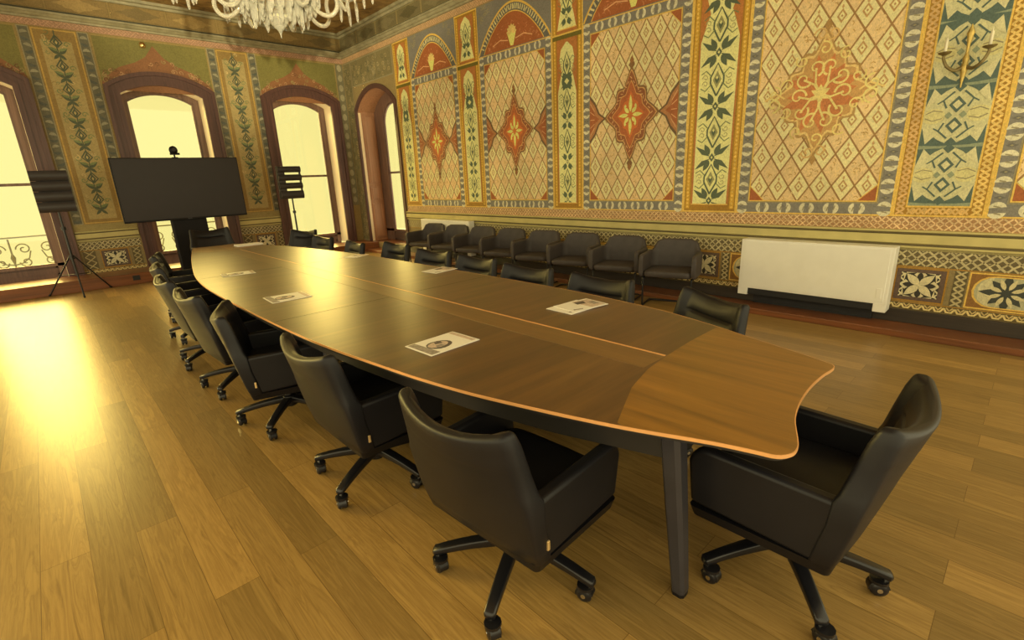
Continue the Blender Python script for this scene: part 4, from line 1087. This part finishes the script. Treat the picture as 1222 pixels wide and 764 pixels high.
# ------------------------------------------------------------------ slatted panels on tripods
def slatted(x, y, label, rz, gap, solid, ph=0):
    s = empty('slatted_panel_stand', (x, y, 0), rz); tag(s, label, 'stand', 'slatted panels on tripods')
    w, z0, z1 = .215, 1.275, 1.875
    mb = MB()
    if solid:
        mb.box(-w, -w + .13, -.03, .05, z0, z1); mb.box(w - .012, w, -.03, .05, z0, z1)
    else:
        mb.box(-w + .06, w, .02, .05, z0 + .01, z1 - .01); mb.box(w - .012, w, -.03, .05, z0, z1)
    mb.build('frame', 'louver', s, bevel=.004)
    n = 4; h = (z1 - z0) / n
    for k in range(n):
        a, b = z0 + k * h + (gap if k else 0), z0 + (k + 1) * h - .002
        rs = []
        for i in range(9):
            t = i / 8; z = a + (b - a) * t; d = -.03 - .035 * sin(pi * t) ** .7
            rs.append([Vector((xx, yy, z)) for xx, yy in ((-w, .01), (w, .01), (w, d), (-w, d))])
        mb = MB().loft(rs); mb.build('slat', 'louver', s, smooth=30)
    mb = MB(); mb.tube([(0, .02, z0 + .02), (0, .02, .30)], lambda t: .013 + .006 * (t > .4), 12); mb.lathe([(.03, 1.0), (.03, 1.05)], 14, (0, .02, 0)); mb.lathe([(.034, .56), (.034, .62)], 14, (0, .02, 0)); mb.build('pole', 'blackmetal', s, smooth=40)
    for k in range(3):
        a = -pi / 2 + 2 * pi * k / 3 + ph
        mb = MB(); mb.tube([(.03 * cos(a), .02 + .03 * sin(a), .60), (.44 * cos(a), .02 + .44 * sin(a), .014)], .011, 10); lg = mb.build('leg', 'blackmetal', s, smooth=40)
        mb = MB(); mb.tube([(.425 * cos(a), .02 + .425 * sin(a), .035), (.45 * cos(a), .02 + .45 * sin(a), .0135)], .0135, 10); mb.build('foot', 'pan', lg, smooth=40)
        mb = MB(); mb.tube([(.015 * cos(a), .02 + .015 * sin(a), .32), (.23 * cos(a), .02 + .23 * sin(a), .315)], .006, 8); mb.build('brace', 'blackmetal', s, smooth=40)
slatted(.235, 10.2 - .02, 'black slatted panel on a tripod in front of the far left window', 0.0, .005, False)
slatted(3.64, 10.0, 'black slatted panel with bright gaps, on a stand by the corner window', 0.0, .035, True, .2)
# small outlet on the step riser
o = MB().box(-.05, .05, -.012, 0, -.04, .04).build('floor_outlet', 'whitelow', bevel=.003, loc=(.98, 10.449, .11)); tag(o, 'small dark outlet on the step below the painted pilaster', 'outlet')

# ------------------------------------------------------------------ chandelier
def chandelier(x, y):
    c = empty('chandelier', (x, y, 0)); tag(c, 'crystal chandelier with curled glass arms hanging over the table', 'chandelier')
    MB().lathe([(.02, 4.62), (.12, 4.615), (.11, 4.58), (.04, 4.55), (.015, 4.50)], 24).build('ceiling_rose', 'gilt', c, smooth=40)
    prof = [(.012, 4.52), (.012, 4.30), (.05, 4.22), (.07, 4.12), (.05, 4.02), (.02, 3.96), (.02, 3.80), (.06, 3.72), (.10, 3.60), (.06, 3.46), (.025, 3.40), (.03, 3.25), (.13, 3.16), (.17, 3.08), (.12, 3.02), (.06, 2.96), (.10, 2.88), (.14, 2.82), (.08, 2.76), (.03, 2.74)]
    MB().lathe(prof, 24).build('stem', 'crystal', c, smooth=35)
    MB().lathe([(.03, 2.78), (.065, 2.75), (.075, 2.715), (.06, 2.68), (.035, 2.655), (.016, 2.635), (.006, 2.61), (.002, 2.585)], 18).build('finial', 'crystal', c, smooth=25)
    N = 8
    for k in range(N):
        a = 2 * pi * k / N + .15; q = lambda r, z: Vector((r * cos(a), r * sin(a), z))
        pts = spline([tuple(q(r, z)) for r, z in ((.12, 3.02), (.20, 2.90), (.30, 2.76), (.39, 2.74), (.44, 2.80), (.43, 2.90), (.47, 2.98), (.55, 2.97), (.61, 2.90), (.64, 2.97))], 4)
        arm = MB().tube(pts, .015, 10).build('arm', 'crystal', c, smooth=50)
        p = q(.64, 0)
        MB().lathe([(.012, 2.96), (.07, 2.985), (.085, 3.0), (.03, 3.0), (.022, 3.03), (.03, 3.055), (.02, 3.06)], 18, (p.x, p.y, 0)).build('drip_pan', 'crystal', arm, smooth=40)
        MB().lathe([(.014, 3.055), (.014, 3.17), (.009, 3.18), (.002, 3.215)], 12, (p.x, p.y, 0)).build('candle', 'candle', arm, smooth=40)
        mb = MB()
        for i in range(6):
            b = 2 * pi * i / 6; L = .10 + .03 * (i % 2)
            cx, cy = p.x + .075 * cos(b), p.y + .075 * sin(b)
            mb.lathe([(.003, 2.985), (.003, 2.96), (.011, 2.95), (.014, 2.93 - L * .3), (.010, 2.95 - L), (.002, 2.93 - L)], 6, (cx, cy, 0))
        ob = mb.build('crystal_drops', 'crystal', arm); ob['kind'] = 'stuff'
    mb = MB()                    # curtain of long prisms round the body
    for rr, z0, L, n in ((.30, 3.0, .22, 26), (.235, 2.96, .24, 22), (.17, 2.92, .25, 16), (.11, 2.84, .16, 10)):
        for i in range(n):
            b = 2 * pi * i / n + rr; l = L * random.uniform(.85, 1.1); cx, cy = rr * cos(b), rr * sin(b)
            mb.lathe([(.003, z0), (.003, z0 - .03), (.014, z0 - .04), (.019, z0 - l * .55), (.014, z0 - l * .9), (.002, z0 - l)], 6, (cx, cy, 0))
    for rr, z in ((.30, 3.0), (.235, 2.96), (.17, 2.92)): mb.tube([(rr * cos(2 * pi * i / 32), rr * sin(2 * pi * i / 32), z) for i in range(32)], .008, 6, closed=True)
    ob = mb.build('prism_curtain', 'crystal', c); ob['kind'] = 'stuff'
    MB().lathe([(.03, 3.14), (.31, 3.03), (.32, 3.0), (.29, 3.0), (.03, 3.10)], 28).build('glass_bowl', 'crystal', c, smooth=40)
chandelier(1.64, 4.2)

# ------------------------------------------------------------------ gilt wall sconce and wall spot lamp
def sconce(y):
    s = empty('wall_sconce', (XW - .014, y, 0)); tag(s, 'gilt three-candle sconce on the green painted pilaster', 'sconce')
    MB().lathe([(.004, 2.04), (.010, 2.09), (.020, 2.15), (.028, 2.19), (.016, 2.22), (.022, 2.25), (.010, 2.29)], 14, (-.035, 0, 0)).build('backplate', 'gilt', s, smooth=40)
    mb = MB(); mb.loft([[Vector((-.035 + .012 * sin(a), w * cos(a), z)) for a in [2 * pi * i / 10 for i in range(10)]] for z, w in ((2.28, .010), (2.34, .010), (2.40, .018), (2.43, .024), (2.46, .014), (2.49, .003))]); mb.build('leaf_crest', 'gilt', s, smooth=40)
    for d in (-1, 1):
        mb = MB(); mb.tube(spline([(-.04, 0, 2.20), (-.06, d * .05, 2.17), (-.085, d * .10, 2.20), (-.09, d * .13, 2.26), (-.09, d * .13, 2.30)], 4), lambda t: .014 - .004 * t, 8)
        mb.lathe([(.01, 2.285), (.04, 2.30), (.045, 2.31), (.015, 2.312)], 12, (-.09, d * .13, 0)); arm = mb.build('arm', 'giltdark', s, smooth=40)
        MB().lathe([(.011, 2.31), (.011, 2.40), (.004, 2.41), (.001, 2.44)], 10, (-.09, d * .13, 0)).build('candle', 'candle', arm, smooth=40)
sconce(.60)
w = empty('wall_spot', (1.94, YW - .012, 3.93)); tag(w, 'small brass spot lamp high on the wall above the middle window', 'lamp')
MB().tube([(0, 0, .03), (0, -.05, .03)], .012, 10).build('bracket', 'giltdark', w, smooth=40)
MB().lathe([(.03, -.04), (.045, -.02), (.045, .02), (.03, .045), (.01, .05)], 16, (0, -.06, 0)).build('lamp_head', 'brass', w, smooth=40)
# ------------------------------------------------------------------ camera, sky, lamps
cd = bpy.data.cameras.new('camera'); cam = bpy.data.objects.new('camera', cd); col.objects.link(cam)
cd.sensor_fit = 'HORIZONTAL'; cd.sensor_width = 36.0; cd.lens = 582.9 / 1222 * 36.0; cd.clip_start = .02
cam.matrix_world = Matrix.Translation((0, 0, 1.5)) @ Matrix.Rotation(R(-42.94), 4, 'Z') @ Matrix.Rotation(R(90 - 16.29), 4, 'X') @ Matrix.Rotation(R(-2.442), 4, 'Z')
scene.camera = cam
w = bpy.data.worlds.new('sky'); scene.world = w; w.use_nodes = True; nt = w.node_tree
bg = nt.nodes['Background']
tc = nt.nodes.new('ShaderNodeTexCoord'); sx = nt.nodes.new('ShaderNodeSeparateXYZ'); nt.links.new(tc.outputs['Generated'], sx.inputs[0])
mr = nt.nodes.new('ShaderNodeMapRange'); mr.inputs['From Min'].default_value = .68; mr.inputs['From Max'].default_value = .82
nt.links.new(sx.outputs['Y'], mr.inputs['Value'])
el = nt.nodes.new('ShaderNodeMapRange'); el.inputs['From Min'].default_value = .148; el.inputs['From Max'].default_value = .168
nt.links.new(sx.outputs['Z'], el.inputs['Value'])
# yellow horizon in the windows; higher unseen sky boosted for reflections; added fill elsewhere
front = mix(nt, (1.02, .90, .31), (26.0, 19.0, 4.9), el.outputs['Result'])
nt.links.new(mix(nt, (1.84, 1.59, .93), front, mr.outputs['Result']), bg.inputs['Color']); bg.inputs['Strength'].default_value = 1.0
def lamp(name, kind, loc, energy, color, **kw):
    d = bpy.data.lights.new(name, kind); d.energy = energy; d.color = color
    for k, v in kw.items(): setattr(d, k, v)
    o = bpy.data.objects.new(name, d); col.objects.link(o); o.location = loc; return o
def aim(o, p): o.rotation_euler = (Vector(p) - o.location).to_track_quat('-Z', 'Y').to_euler()
sp = lamp('photo_lamp', 'SPOT', (-.10, -.05, 1.86), 2600, (1, .86, .5), spot_size=R(40), spot_blend=.6, shadow_soft_size=.03)
aim(sp, (1.75, 4.6, 3.7))
scene.view_settings.view_transform = 'Standard'; scene.view_settings.look = 'None'
scene.view_settings.exposure = 0.0; scene.view_settings.gamma = 1.0; scene.view_settings.use_curve_mapping = False
scene.cycles.use_denoising = True
scene.cycles.max_bounces = 8; scene.cycles.diffuse_bounces = 4; scene.cycles.sample_clamp_indirect = 6.0
